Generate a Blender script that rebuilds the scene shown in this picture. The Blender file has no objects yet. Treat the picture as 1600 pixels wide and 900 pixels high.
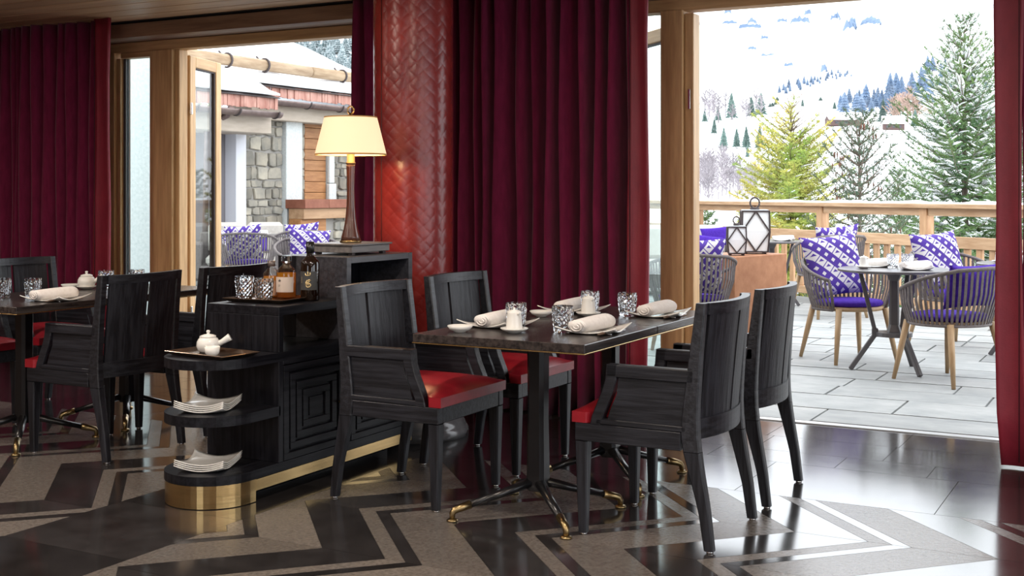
import bpy, math, random
from mathutils import Vector, Matrix
random.seed(7)
R = math.radians
SC = bpy.context.scene
COL = SC.collection

# ------------------------------------------------------------------ camera
TH = R(28.5); CT, ST = math.cos(TH), math.sin(TH)
HC = 1.31                      # eye height
FP = 1900.0                    # focal length in pixels of the 1600 px frame
HZ = 300.0                     # horizon row
cam_d = bpy.data.cameras.new('camera'); cam = bpy.data.objects.new('camera', cam_d); COL.objects.link(cam)
cam.location = (0, 0, HC); cam.rotation_euler = (R(90), 0, TH)
cam_d.sensor_width = 36; cam_d.lens = FP / 1600 * 36; cam_d.shift_y = -(450 - HZ) / 1600
cam_d.clip_start = 0.05; cam_d.clip_end = 9000
SC.camera = cam
# ------------------------------------------------------------------ sky: bright overcast
W = bpy.data.worlds.new('overcast_sky'); SC.world = W; W.use_nodes = True
wn = W.node_tree.nodes; wl = W.node_tree.links
bg = wn['Background']
tc = wn.new('ShaderNodeTexCoord'); sx = wn.new('ShaderNodeSeparateXYZ'); rp = wn.new('ShaderNodeValToRGB')
wl.new(tc.outputs['Generated'], sx.inputs[0]); wl.new(sx.outputs['Z'], rp.inputs[0]); wl.new(rp.outputs[0], bg.inputs['Color'])
rp.color_ramp.elements[0].position = 0.0; rp.color_ramp.elements[0].color = (0.88, 0.94, 1, 1)
rp.color_ramp.elements[1].position = 1.0; rp.color_ramp.elements[1].color = (0.97, 0.985, 1, 1)
bg.inputs['Strength'].default_value = 3.6
# ------------------------------------------------------------------ view
SC.view_settings.view_transform = 'Standard'; SC.view_settings.look = 'None'
SC.view_settings.gamma = 1; SC.view_settings.use_curve_mapping = False
SC.view_settings.exposure = 0.0
SC.cycles.use_denoising = True
SC.cycles.max_bounces = 10; SC.cycles.transparent_max_bounces = 16
SC.cycles.caustics_reflective = False; SC.cycles.caustics_refractive = False
SC.cycles.sample_clamp_indirect = 6
# unseen ceiling lamps added as fill are made further on by fill_downlight(); their power:
FILL_W = 30.0
LAMP_W = 15.0

# ------------------------------------------------------------------ materials
def mk(name):
    m = bpy.data.materials.new(name); m.use_nodes = True
    nt = m.node_tree
    return m, nt, nt.nodes['Principled BSDF']
def setp(b, **k):
    for a, v in k.items():
        b.inputs[a.replace('_', ' ')].default_value = v
def c4(c): return (c[0], c[1], c[2], 1)
def plain(name, col, rough=.5, metal=0, spec=.5, **k):
    m, nt, b = mk(name)
    b.inputs['Base Color'].default_value = c4(col); b.inputs['Roughness'].default_value = rough
    b.inputs['Metallic'].default_value = metal; b.inputs['Specular IOR Level'].default_value = spec
    setp(b, **k)
    return m
def noisy(name, c1, c2, scale=(5, 5, 5), rough=.5, metal=0, bump=0.0, detail=4, lo=.35, hi=.65, spec=.5, rnd=0.0, ns=1.0, rr=0, ior=None, bscale=None, coat=0):
    """two colours mixed by stretched noise in object space, with optional bump and per-object brightness"""
    m, nt, b = mk(name); N = nt.nodes; L = nt.links
    t = N.new('ShaderNodeTexCoord'); mp = N.new('ShaderNodeMapping'); mp.inputs['Scale'].default_value = scale
    oi = N.new('ShaderNodeObjectInfo')
    L.new(t.outputs['Object'], mp.inputs['Vector'])
    vm = N.new('ShaderNodeVectorMath'); vm.operation = 'ADD'
    sc_ = N.new('ShaderNodeMath'); sc_.operation = 'MULTIPLY'; sc_.inputs[1].default_value = 37.0
    L.new(oi.outputs['Random'], sc_.inputs[0]); L.new(mp.outputs[0], vm.inputs[0]); L.new(sc_.outputs[0], vm.inputs[1])
    n = N.new('ShaderNodeTexNoise'); n.inputs['Scale'].default_value = ns; n.inputs['Detail'].default_value = detail
    n.inputs['Roughness'].default_value = .62
    L.new(vm.outputs[0], n.inputs['Vector'])
    r = N.new('ShaderNodeValToRGB'); r.color_ramp.elements[0].position = lo; r.color_ramp.elements[1].position = hi
    r.color_ramp.elements[0].color = c4(c1); r.color_ramp.elements[1].color = c4(c2)
    L.new(n.outputs['Fac'], r.inputs[0])
    out = r.outputs[0]
    if rnd:
        h = N.new('ShaderNodeHueSaturation'); mr = N.new('ShaderNodeMapRange')
        mr.inputs['To Min'].default_value = 1 - rnd; mr.inputs['To Max'].default_value = 1 + rnd
        L.new(oi.outputs['Random'], mr.inputs['Value']); L.new(mr.outputs[0], h.inputs['Value']); L.new(out, h.inputs['Color'])
        out = h.outputs[0]
    L.new(out, b.inputs['Base Color'])
    b.inputs['Roughness'].default_value = rough; b.inputs['Metallic'].default_value = metal
    b.inputs['Specular IOR Level'].default_value = spec
    if ior: b.inputs['IOR'].default_value = ior
    if coat: b.inputs['Coat Weight'].default_value = coat; b.inputs['Coat Roughness'].default_value = .08
    if rr:
        mr2 = N.new('ShaderNodeMapRange'); mr2.inputs['To Min'].default_value = rough - rr; mr2.inputs['To Max'].default_value = rough + rr
        L.new(n.outputs['Fac'], mr2.inputs['Value']); L.new(mr2.outputs[0], b.inputs['Roughness'])
    if bump:
        bp = N.new('ShaderNodeBump'); bp.inputs['Strength'].default_value = bump; bp.inputs['Distance'].default_value = .004
        if bscale:
            n2 = N.new('ShaderNodeTexNoise'); n2.inputs['Scale'].default_value = bscale; n2.inputs['Detail'].default_value = 3
            L.new(t.outputs['Object'], n2.inputs['Vector']); L.new(n2.outputs['Fac'], bp.inputs['Height'])
        else:
            L.new(n.outputs['Fac'], bp.inputs['Height'])
        L.new(bp.outputs[0], b.inputs['Normal'])
    return m
BLK1, BLK2 = (.006, .006, .009), (.019, .020, .027)
oak_z = noisy('black_oak_upright', BLK1, BLK2, (60, 60, 3.5), .42, bump=.5, detail=5, lo=.4, hi=.6, rnd=.12, spec=.38)
oak_x = noisy('black_oak_long', BLK1, BLK2, (3.5, 60, 60), .42, bump=.5, detail=5, lo=.4, hi=.6, rnd=.12, spec=.38)
oak_y = noisy('black_oak_cross', BLK1, BLK2, (60, 3.5, 60), .40, bump=.5, detail=5, lo=.4, hi=.6, rnd=.12)
ebony_y = noisy('ebonised_oak_long', (.004, .004, .006), (.012, .012, .016), (50, 3, 50), .36, bump=.3, detail=5, lo=.4, hi=.6, spec=.22)
ebony_z = noisy('ebonised_oak_upright', (.004, .004, .006), (.012, .012, .016), (50, 50, 3), .36, bump=.3, detail=5, lo=.4, hi=.6, spec=.22)
table_y = noisy('dark_table_veneer', (.016, .013, .013), (.045, .036, .034), (45, 3, 45), .27, bump=.25, detail=5, lo=.4, hi=.6)
red_leather = noisy('red_leather', (.29, .010, .020), (.38, .015, .027), (14, 14, 14), .30, bump=.12, bscale=260)
column_leather = noisy('woven_red_leather', (.17, .014, .014), (.25, .024, .021), (5, 5, 5), .27, bump=.1, bscale=150, spec=.5)
velvet = noisy('wine_red_wool', (.13, .006, .034), (.18, .010, .048), (30, 30, 8), .85, bump=.3, bscale=700, spec=.15)
velvet.node_tree.nodes['Principled BSDF'].inputs['Sheen Weight'].default_value = .25
leather_edge = noisy('curtain_leather_edge', (.20, .012, .030), (.26, .018, .038), (8, 8, 4), .5, bump=.2, bscale=120)
brass = noisy('brushed_brass', (.50, .34, .15), (.62, .43, .20), (2, 2, 120), .27, metal=1)
brass_dk = plain('aged_brass', (.30, .22, .11), .28, 1)
blackmetal = plain('black_gloss_metal', (.010, .010, .012), .26, .1, .5)
bronze = noisy('bronzed_wood', (.055, .018, .012), (.10, .032, .020), (20, 20, 3), .25, coat=.4)
darkstone = noisy('polished_dark_stone', (.018, .016, .016), (.038, .035, .036), (6, 6, 6), .13, bump=.0, detail=7, lo=.3, hi=.75, rnd=.25, rr=.03, ior=2.3)
lightstone = noisy('flamed_light_stone', (.095, .084, .076), (.17, .15, .135), (70, 70, 70), .27, bump=.35, detail=6, lo=.3, hi=.7, rnd=.12, ior=1.75)
grout = plain('grout', (.10, .095, .09), .7)
paving = noisy('frosted_paving', (.34, .37, .38), (.54, .56, .56), (3.5, 5, 5), .62, bump=.8, detail=10, lo=.3, hi=.7, rnd=.10)
joint = plain('paving_joint', (.20, .21, .21), .9)
larch_x = noisy('oiled_larch_long', (.47, .275, .12), (.66, .42, .20), (2.0, 26, 26), .5, bump=.15, detail=4, rnd=.08)
larch_z = noisy('oiled_larch_upright', (.47, .275, .12), (.66, .42, .20), (26, 26, 2.0), .5, bump=.15, detail=4, rnd=.08)
walnut_x = noisy('walnut_long', (.17, .09, .055), (.30, .18, .11), (1.6, 18, 18), .4, bump=.1, detail=5, rnd=.1)
ceil_wood = noisy('ceiling_larch', (.52, .31, .17), (.70, .46, .27), (1.3, 15, 15), .42, bump=.1, detail=5, rnd=.12)
rail_wood = noisy('pale_rail_timber', (.56, .33, .17), (.78, .52, .31), (2.5, 24, 24), .6, bump=.25, detail=4, rnd=.12)
rail_wood_z = noisy('pale_post_timber', (.50, .27, .13), (.72, .45, .25), (24, 24, 2.5), .6, bump=.25, detail=4, rnd=.15)
teak = noisy('pale_teak', (.50, .32, .16), (.64, .44, .25), (30, 30, 3), .5, detail=4, rnd=.08)
strapm = noisy('taupe_strap', (.17, .145, .14), (.235, .205, .20), (40, 40, 40), .8, rnd=.12)
purple = noisy('violet_cloth', (.065, .022, .34), (.095, .035, .46), (40, 40, 40), .85, spec=.15, bump=.2, bscale=400)
cream = noisy('cream_cloth', (.62, .58, .52), (.72, .68, .62), (20, 20, 20), .9, spec=.1)
corten = noisy('rust_steel', (.42, .17, .075), (.55, .25, .12), (9, 9, 9), .7, detail=8)
snow = noisy('snow', (.86, .88, .92), (.93, .94, .96), (1.5, 1.5, 1.5), .8, bump=.3)
porcelain = plain('white_porcelain', (.80, .79, .76), .15)
linen = noisy('white_linen', (.78, .74, .72), (.86, .83, .81), (60, 60, 60), .9, bump=.2, bscale=500, spec=.1)
steel = plain('polished_steel', (.7, .68, .66), .18, 1)
horn = noisy('brown_horn', (.05, .03, .02), (.13, .085, .06), (40, 40, 40), .3)
silver_tray = plain('bronze_tray', (.28, .20, .15), .2, .9)
stucco = noisy('roughcast_render', (.72, .77, .77), (.88, .91, .90), (30, 30, 30), .9, bump=1.0, detail=6)
greystucco = plain('grey_render', (.30, .28, .30), .9)
stonem = noisy('field_stone', (.24, .235, .21), (.50, .45, .36), (2.2, 2.2, 2.2), .9, bump=.6, detail=6, rnd=.35)
mortar = plain('lime_mortar', (.42, .40, .37), .95)
shingle = noisy('larch_shingle', (.40, .17, .13), (.66, .38, .31), (9, 9, 2), .8, rnd=.3)
copper = noisy('weathered_copper', (.20, .14, .13), (.32, .24, .22), (6, 6, 6), .4, metal=.6)
coppersheet = noisy('red_copper_sheet', (.30, .10, .06), (.42, .16, .10), (4, 4, 4), .5, metal=.3)
beamm = noisy('limewashed_beam', (.55, .46, .37), (.68, .58, .48), (12, 2, 12), .8)
iron = plain('dark_iron', (.07, .055, .055), .6, .4)
logm = noisy('peeled_log', (.36, .24, .14), (.58, .43, .28), (14, 2, 14), .8, bump=.4)
siding = noisy('orange_siding', (.40, .17, .06), (.58, .28, .11), (20, 2.5, 20), .6, rnd=.15)
bark = noisy('bark', (.13, .095, .075), (.24, .19, .16), (20, 20, 4), .95)
paper_blk = plain('charcoal_label', (.045, .045, .045), .6)
paper_wht = plain('ivory_label', (.66, .55, .48), .7)
paper_tan = plain('tan_label', (.50, .28, .17), .6)
goldink = plain('gold_ink', (.80, .62, .32), .35, .6)
darkink = plain('black_ink', (.02, .02, .02), .5)
wall_paint = noisy('panelled_wall_walnut', (.09, .045, .025), (.16, .085, .05), (12, 12, 1.4), .45)
lantern_glass = plain('opal_lantern_pane', (.92, .95, .96), .25)
pedestal_stone = noisy('grey_pedestal_stone', (.10, .10, .105), (.22, .22, .225), (6, 6, 6), .14, detail=7)
def glassmat(name, col=(1, 1, 1), ior=1.5, rough=0.0):
    m, nt, b = mk(name); N = nt.nodes; L = nt.links
    g = N.new('ShaderNodeBsdfGlass'); g.inputs['Color'].default_value = c4(col); g.inputs['IOR'].default_value = ior
    g.inputs['Roughness'].default_value = rough
    L.new(g.outputs[0], N['Material Output'].inputs[0]); return m
crystal = glassmat('cut_crystal', (.98, .99, 1), 1.52)
def pane_mat(name, tint=(.93, .97, .96), refl=1.0):
    m, nt, b = mk(name); N = nt.nodes; L = nt.links
    t = N.new('ShaderNodeBsdfTransparent'); t.inputs[0].default_value = c4(tint)
    g = N.new('ShaderNodeBsdfGlossy'); g.inputs['Roughness'].default_value = .01
    f = N.new('ShaderNodeFresnel'); ge = N.new('ShaderNodeNewGeometry'); io = N.new('ShaderNodeMapRange'); io.inputs['To Min'].default_value = 1.5; io.inputs['To Max'].default_value = 1 / 1.5
    L.new(ge.outputs['Backfacing'], io.inputs['Value']); L.new(io.outputs[0], f.inputs[0])
    mx = N.new('ShaderNodeMixShader'); mm = N.new('ShaderNodeMath'); mm.operation = 'MULTIPLY'; mm.inputs[1].default_value = refl
    L.new(f.outputs[0], mm.inputs[0]); L.new(mm.outputs[0], mx.inputs[0]); L.new(t.outputs[0], mx.inputs[1]); L.new(g.outputs[0], mx.inputs[2])
    L.new(mx.outputs[0], N['Material Output'].inputs[0]); return m
pane = pane_mat('window_pane', refl=.8); clear_glass = pane_mat('bottle_glass', (.97, .98, .97), 1.2)
def liquid(name, col, rough=.08):
    m, nt, b = mk(name); N = nt.nodes; L = nt.links; t = N.new('ShaderNodeBsdfTranslucent'); t.inputs[0].default_value = c4(col); tt = N.new('ShaderNodeBsdfTransparent'); tt.inputs[0].default_value = c4(col)
    m1 = N.new('ShaderNodeMixShader'); m1.inputs[0].default_value = .45; m2 = N.new('ShaderNodeMixShader'); m2.inputs[0].default_value = .25
    L.new(t.outputs[0], m1.inputs[1]); L.new(tt.outputs[0], m1.inputs[2]); L.new(m1.outputs[0], m2.inputs[1]); L.new(b.outputs[0], m2.inputs[2]); L.new(m2.outputs[0], N['Material Output'].inputs[0])
    b.inputs['Base Color'].default_value = c4(col); b.inputs['Roughness'].default_value = rough
    b.inputs['Transmission Weight'].default_value = .35; b.inputs['IOR'].default_value = 1.36
    return m
amber = liquid('amber_spirit', (1.0, .50, .05), .08); dark_amber = liquid('dark_spirit_bottle', (.30, .07, .015))
# lampshade: cloth lit from behind
m, nt, b = mk('lit_linen_shade'); lit_shade = m
b.inputs['Base Color'].default_value = (.55, .43, .30, 1); b.inputs['Roughness'].default_value = .8
b.inputs['Emission Color'].default_value = (1, .69, .41, 1); b.inputs['Emission Strength'].default_value = .95
b.inputs['Transmission Weight'].default_value = .0
m, nt, b = mk('glowing_diffuser'); glow = m
b.inputs['Emission Color'].default_value = (1, .80, .55, 1); b.inputs['Emission Strength'].default_value = 6
# ikat cushion pattern: diamonds with rings and triangles, printed on cloth
def pattern_mat():
    m, nt, b = mk('violet_diamond_print'); N = nt.nodes; L = nt.links
    t = N.new('ShaderNodeTexCoord'); s = N.new('ShaderNodeSeparateXYZ'); L.new(t.outputs['Object'], s.inputs[0])
    def M(op, a, bb=None, cc=None):
        n = N.new('ShaderNodeMath'); n.operation = op
        for i, q in enumerate((a, bb, cc)):
            if q is None: continue
            if isinstance(q, (int, float)): n.inputs[i].default_value = q
            else: L.new(q, n.inputs[i])
        return n.outputs[0]
    K = 10.5
    u = M('MULTIPLY', s.outputs['Y'], K); v = M('MULTIPLY', s.outputs['Z'], K)
    p = M('ADD', u, v); q = M('SUBTRACT', u, v)
    a = M('FRACT', M('ADD', p, 40.0)); c = M('FRACT', M('ADD', q, 40.0))
    ia = M('FLOOR', M('ADD', p, 40.0)); ic = M('FLOOR', M('ADD', q, 40.0))
    par = M('MODULO', M('ADD', ia, 0.0), 2.0)
    da = M('ABSOLUTE', M('SUBTRACT', a, .5)); dc = M('ABSOLUTE', M('SUBTRACT', c, .5)); mx = M('MAXIMUM', da, dc)
    dot = M('LESS_THAN', mx, .19)                      # white square dot on violet
    border = M('GREATER_THAN', mx, .44)
    ring = M('LESS_THAN', mx, .45)
    tri = M('MULTIPLY', M('LESS_THAN', mx, .23), M('GREATER_THAN', M('SUBTRACT', a, c), 0.0))
    whiteodd = M('MULTIPLY', ring, M('SUBTRACT', 1.0, tri))
    w = M('ADD', M('MULTIPLY', par, whiteodd), M('MULTIPLY', M('SUBTRACT', 1.0, par), dot))
    mixn = N.new('ShaderNodeMix'); mixn.data_type = 'RGBA'
    mixn.inputs[6].default_value = (.058, .022, .25, 1); mixn.inputs[7].default_value = (.56, .54, .55, 1)
    L.new(w, mixn.inputs[0]); L.new(mixn.outputs[2], b.inputs['Base Color']); b.inputs['Roughness'].default_value = .85
    return m
printed = pattern_mat()
def leafy(name, c1, c2, sc=1.0, rnd=.15):
    return noisy(name, c1, c2, (sc, sc, sc), .75, rnd=rnd, spec=.2)
fir_green = leafy('fir_needles', (.07, .15, .07), (.20, .32, .10), 1.6)
dull_green = leafy('dull_pine_needles', (.09, .15, .10), (.18, .23, .14), 1.6)
larch_green = leafy('turning_larch_needles', (.27, .42, .09), (.70, .58, .15), 1.1)
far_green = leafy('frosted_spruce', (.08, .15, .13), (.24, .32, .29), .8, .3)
haze_blue = leafy('haze_painted_spruce', (.15, .23, .36), (.30, .38, .50), .3, .2)  # blue of distance haze painted into the needle colour
bare_grey = leafy('bare_grey_twigs', (.30, .27, .29), (.46, .42, .44), .5, .2)
bare_rust = leafy('rust_brown_twigs', (.42, .29, .22), (.58, .43, .36), .5, .2)
snowy_conifer = leafy('snow_laden_spruce', (.10, .17, .18), (.62, .68, .70), 1.3, .2)
haze_rockm = noisy('haze_painted_cliff', (.13, .20, .33), (.24, .33, .47), (.02, .02, .02), .9, detail=6)  # distance haze painted into the rock colour
cone_red = plain('russet_cones', (.16, .07, .045), .8)

for m_ in (paving, rail_wood, rail_wood_z, teak, strapm, purple, cream, corten, stucco, stonem, mortar, shingle, copper, coppersheet, beamm, logm, siding, greystucco,
           fir_green, dull_green, larch_green, far_green, haze_blue, bare_grey, bare_rust, snowy_conifer, haze_rockm):      # real stone, timber and cloth are darker than they look in overcast glare
    for n_ in m_.node_tree.nodes:
        if n_.type == 'VALTORGB':
            for e_ in n_.color_ramp.elements: e_.color = (e_.color[0] * .72, e_.color[1] * .72, e_.color[2] * .72, 1)
        if n_.type == 'BSDF_PRINCIPLED' and not n_.inputs['Base Color'].is_linked:
            c_ = n_.inputs['Base Color'].default_value; n_.inputs['Base Color'].default_value = (c_[0] * .72, c_[1] * .72, c_[2] * .72, 1)
# ------------------------------------------------------------------ mesh builder
class MB:
    def __init__(s): s.v = []; s.f = []; s.sm = []; s.mi = []
    def add(s, vs, fs, smooth=False, mi=0, M=None):
        o = len(s.v)
        s.v += [tuple(M @ Vector(p)) if M else tuple(p) for p in vs]
        for f in fs:
            s.f.append(tuple(o + i for i in f)); s.sm.append(smooth); s.mi.append(mi)
        return s
    def box(s, x0, y0, z0, x1, y1, z1, ch=0.0, M=None, mi=0):
        if x0 > x1: x0, x1 = x1, x0
        if y0 > y1: y0, y1 = y1, y0
        if z0 > z1: z0, z1 = z1, z0
        if ch <= 0:
            vs = [(x, y, z) for z in (z0, z1) for y in (y0, y1) for x in (x0, x1)]
            fs = [(0, 2, 3, 1), (4, 5, 7, 6), (0, 1, 5, 4), (2, 6, 7, 3), (0, 4, 6, 2), (1, 3, 7, 5)]
            return s.add(vs, fs, False, mi, M)
        c = min(ch, .49 * min(x1 - x0, y1 - y0, z1 - z0))
        vs = []; idx = {}
        for i, X in enumerate((x0, x1)):
            for j, Y in enumerate((y0, y1)):
                for k, Z in enumerate((z0, z1)):
                    sx_, sy_, sz_ = (c if i == 0 else -c), (c if j == 0 else -c), (c if k == 0 else -c)
                    for a, p in enumerate(((X, Y + sy_, Z + sz_), (X + sx_, Y, Z + sz_), (X + sx_, Y + sy_, Z))):
                        idx[(i, j, k, a)] = len(vs); vs.append(p)
        I = idx; fs = []
        for i in (0, 1):
            q = [I[(i, 0, 0, 0)], I[(i, 1, 0, 0)], I[(i, 1, 1, 0)], I[(i, 0, 1, 0)]]; fs.append(q if i else q[::-1])
            q = [I[(0, i, 0, 1)], I[(0, i, 1, 1)], I[(1, i, 1, 1)], I[(1, i, 0, 1)]]; fs.append(q if i else q[::-1])
            q = [I[(0, 0, i, 2)], I[(1, 0, i, 2)], I[(1, 1, i, 2)], I[(0, 1, i, 2)]]; fs.append(q if i else q[::-1])
        for j in (0, 1):
            for k in (0, 1):
                q = [I[(0, j, k, 1)], I[(1, j, k, 1)], I[(1, j, k, 2)], I[(0, j, k, 2)]]; fs.append(q if (j + k) % 2 == 0 else q[::-1])
                q = [I[(j, 0, k, 2)], I[(j, 1, k, 2)], I[(j, 1, k, 0)], I[(j, 0, k, 0)]]; fs.append(q if (j + k) % 2 == 0 else q[::-1])
                q = [I[(j, k, 0, 0)], I[(j, k, 1, 0)], I[(j, k, 1, 1)], I[(j, k, 0, 1)]]; fs.append(q if (j + k) % 2 == 0 else q[::-1])
        for i in (0, 1):
            for j in (0, 1):
                for k in (0, 1):
                    q = [I[(i, j, k, 0)], I[(i, j, k, 1)], I[(i, j, k, 2)]]; fs.append(q if (i + j + k) % 2 else q[::-1])
        return s.add(vs, fs, False, mi, M)
    def loft(s, rings, smooth=False, caps=True, closed=True, mi=0, M=None):
        n = len(rings[0]); vs = [p for r in rings for p in r]; fs = []
        for a in range(len(rings) - 1):
            for i in range(n if closed else n - 1):
                j = (i + 1) % n
                fs.append((a * n + i, a * n + j, (a + 1) * n + j, (a + 1) * n + i))
        if caps: fs.append(tuple(range(n))[::-1]); fs.append(tuple((len(rings) - 1) * n + i for i in range(n)))
        return s.add(vs, fs, smooth, mi, M)
    def lathe(s, prof, n=24, c=(0, 0, 0), smooth=True, caps=True, mi=0, M=None, mod=None):
        rings = []
        for r, z in prof:
            rings.append([(c[0] + (mod(a, r, z) if mod else r) * math.cos(2 * math.pi * a / n), c[1] + (mod(a, r, z) if mod else r) * math.sin(2 * math.pi * a / n), c[2] + z) for a in range(n)])
        return s.loft(rings, smooth, caps, True, mi, M)
    def tube(s, pts, rad, n=8, smooth=True, mi=0, caps=True, M=None, flat=1.0):
        pts = [Vector(p) for p in pts]
        if not isinstance(rad, (list, tuple)): rad = [rad] * len(pts)
        rings = []; up = None
        for i, p in enumerate(pts):
            d = (pts[min(i + 1, len(pts) - 1)] - pts[max(i - 1, 0)]).normalized()
            if up is None: up = Vector((0, 0, 1)) if abs(d.z) < .9 else Vector((1, 0, 0))
            a = d.cross(up)
            if a.length < 1e-6: a = d.cross(Vector((0, 1, 0)))
            a.normalize(); b_ = a.cross(d).normalized(); up = b_
            rings.append([tuple(p + a * math.cos(2 * math.pi * k / n) * rad[i] + b_ * math.sin(2 * math.pi * k / n) * rad[i] * flat) for k in range(n)])
        return s.loft(rings, smooth, caps, True, mi, M)
    def prism(s, poly, z0, z1, mi=0, M=None, smooth=False):
        n = len(poly)
        vs = [(x, y, z0) for x, y in poly] + [(x, y, z1) for x, y in poly]
        fs = [tuple(range(n))[::-1], tuple(range(n, 2 * n))] + [(i, (i + 1) % n, n + (i + 1) % n, n + i) for i in range(n)]
        return s.add(vs, fs, False, mi, M)
    def beam(s, p, q, w, h, ch=.003, mi=0, roll=None):
        p, q = Vector(p), Vector(q); d = q - p; L_ = d.length; d.normalize()
        up = Vector((0, 0, 1)) if abs(d.z) < .98 else Vector((1, 0, 0))
        if roll: up = Vector(roll)
        y = up.cross(d).normalized(); z = d.cross(y)
        M = Matrix((d, y, z)).transposed().to_4x4(); M.translation = p
        return s.box(0, -w / 2, -h / 2, L_, w / 2, h / 2, ch, M, mi)
    def build(s, name, mats, parent=None, loc=None):
        me = bpy.data.meshes.new(name); me.from_pydata(s.v, [], s.f)
        for m_ in (mats if isinstance(mats, (list, tuple)) else [mats]): me.materials.append(m_)
        me.polygons.foreach_set('use_smooth', s.sm); me.polygons.foreach_set('material_index', s.mi)
        me.update()
        o = bpy.data.objects.new(name, me); COL.objects.link(o)
        if parent: o.parent = parent
        if loc: o.location = loc
        return o
def empty(name, loc=(0, 0, 0), rz=0, scale=1):
    o = bpy.data.objects.new(name, None); COL.objects.link(o); o.empty_display_size = .1
    o.location = loc; o.rotation_euler = (0, 0, rz); o.scale = (scale,) * 3
    return o
def tag(o, label=None, cat=None, group=None, kind=None):
    if label: o['label'] = label
    if cat: o['category'] = cat
    if group: o['group'] = group
    if kind: o['kind'] = kind
    return o
def struct(o, label=None, cat=None):
    o['kind'] = 'structure'
    if label: o['label'] = label
    if cat: o['category'] = cat
    return o
def copy_tree(o, parent=None):
    c = o.copy(); COL.objects.link(c)
    if parent: c.parent = parent
    for ch in list(o.children): copy_tree(ch, c)
    return c
def put(o, loc, rz=0, label=None, group=None, scale=None, first=False):
    c = o if first else copy_tree(o)
    c.location = loc; c.rotation_euler = (0, 0, rz)
    if label: c['label'] = label
    if group: c['group'] = group
    if scale: c.scale = (scale,) * 3
    return c
def lerp(a, b, t): return a + (b - a) * t
def interp(xs, ys, x):
    if x <= xs[0]: return ys[0]
    for i in range(len(xs) - 1):
        if x <= xs[i + 1]: return lerp(ys[i], ys[i + 1], (x - xs[i]) / (xs[i + 1] - xs[i]))
    return ys[-1]
def cw(cx, d, z=0): return (cx * CT - d * ST, cx * ST + d * CT, z)    # camera-right / depth metres -> world
def pr(px, d, z=0): return cw((px - 800) / FP * d, d, z)

# ------------------------------------------------------------------ floor of cut stone
YW = 6.85
def clip(poly, ax, val, keep_less):
    out = []
    for i in range(len(poly)):
        a, b_ = poly[i], poly[(i + 1) % len(poly)]
        ia = (a[ax] <= val) if keep_less else (a[ax] >= val); ib = (b_[ax] <= val) if keep_less else (b_[ax] >= val)
        if ia: out.append(a)
        if ia != ib:
            t = (val - a[ax]) / (b_[ax] - a[ax]); out.append((lerp(a[0], b_[0], t), lerp(a[1], b_[1], t)))
    return out
def area(p): return .5 * sum(p[i][0] * p[(i + 1) % len(p)][1] - p[(i + 1) % len(p)][0] * p[i][1] for i in range(len(p)))
def inset(poly, d):
    q = []
    for p in poly:
        if not q or math.hypot(p[0] - q[-1][0], p[1] - q[-1][1]) > 1e-3: q.append(p)
    if len(q) > 1 and math.hypot(q[0][0] - q[-1][0], q[0][1] - q[-1][1]) < 1e-3: q.pop()
    if len(q) < 3 or abs(area(q)) < 2e-4: return None
    if area(q) < 0: q = q[::-1]
    n = len(q); out = []
    for i in range(n):
        a, b_, c = q[i - 1], q[i], q[(i + 1) % n]
        e1 = Vector((b_[0] - a[0], b_[1] - a[1])).normalized(); e2 = Vector((c[0] - b_[0], c[1] - b_[1])).normalized()
        n1 = Vector((-e1.y, e1.x)); n2 = Vector((-e2.y, e2.x)); k = 1 + n1.dot(n2)
        if k < .15: k = .15
        o = (n1 + n2) * (d / k); out.append((b_[0] + o.x, b_[1] + o.y))
    if area(out) < 1e-4: return None
    return out
floor = MB().box(-9, -2.6, -.2, 3.6, YW + .02, -.004).build('floor', grout)
struct(floor, 'dark and light stone floor laid in bold zigzag bands')
rest = MB()
def tile(poly, mat_, solo=True, parent=floor, name='stone_tile', gap=.0011, z=0.0, th=.012):
    q = inset(poly, gap)
    if not q: return
    if solo:
        cx = sum(p[0] for p in q) / len(q); cy = sum(p[1] for p in q) / len(q)
        o = MB().prism([(p[0] - cx, p[1] - cy) for p in q], -th, z).build(name, mat_, parent, (cx, cy, 0))
        return o
    rest.prism(q, -th, z, 0 if mat_ is darkstone else 1)
PER = .735; SH = .49
BANDS = ((0, .28, 1), (.28, .367, 0), (.367, .437, 1), (.437, .735, 0))
for row in range(-8, 5):
    y0 = 4.64 + (row - 1) * .52 - 1.04; y1 = y0 + .52
    if y0 > 5.15: continue
    up = round((y0 - 4.12) / .52) % 2 == 0      # going from left tips to right tips
    for k in range(-9, 12):
        X0 = -3.24 + k * PER
        for a, b_, dk in BANDS:
            s0, s1 = (0, SH) if up else (SH, 0)
            P = [(X0 + a + s0, y0), (X0 + b_ + s0, y0), (X0 + b_ + s1, y1), (X0 + a + s1, y1)]
            for lo, hi in ((-8.8, -3.91), (-3.27, 3.4)):
                q = clip(clip(P, 0, hi, True), 0, lo, False)
                q = clip(q, 1, -2.4, False) if q else q
                if len(q) < 3: continue
                cx = sum(p[0] for p in q) / len(q)
                solo = y0 > 2.5 and -6.6 < cx < .15 and not (cx > -1.3 and y0 < 3.0)
                tile(q, darkstone if dk else lightstone, solo)
y = -2.4 + .145
while y < 5.15:
    tile([(-3.91, y), (-3.27, y), (-3.27, min(y + .6, 5.16)), (-3.91, min(y + .6, 5.16))], darkstone, y > 1.9)
    y += .6
rnd = random.Random(3)
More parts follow.
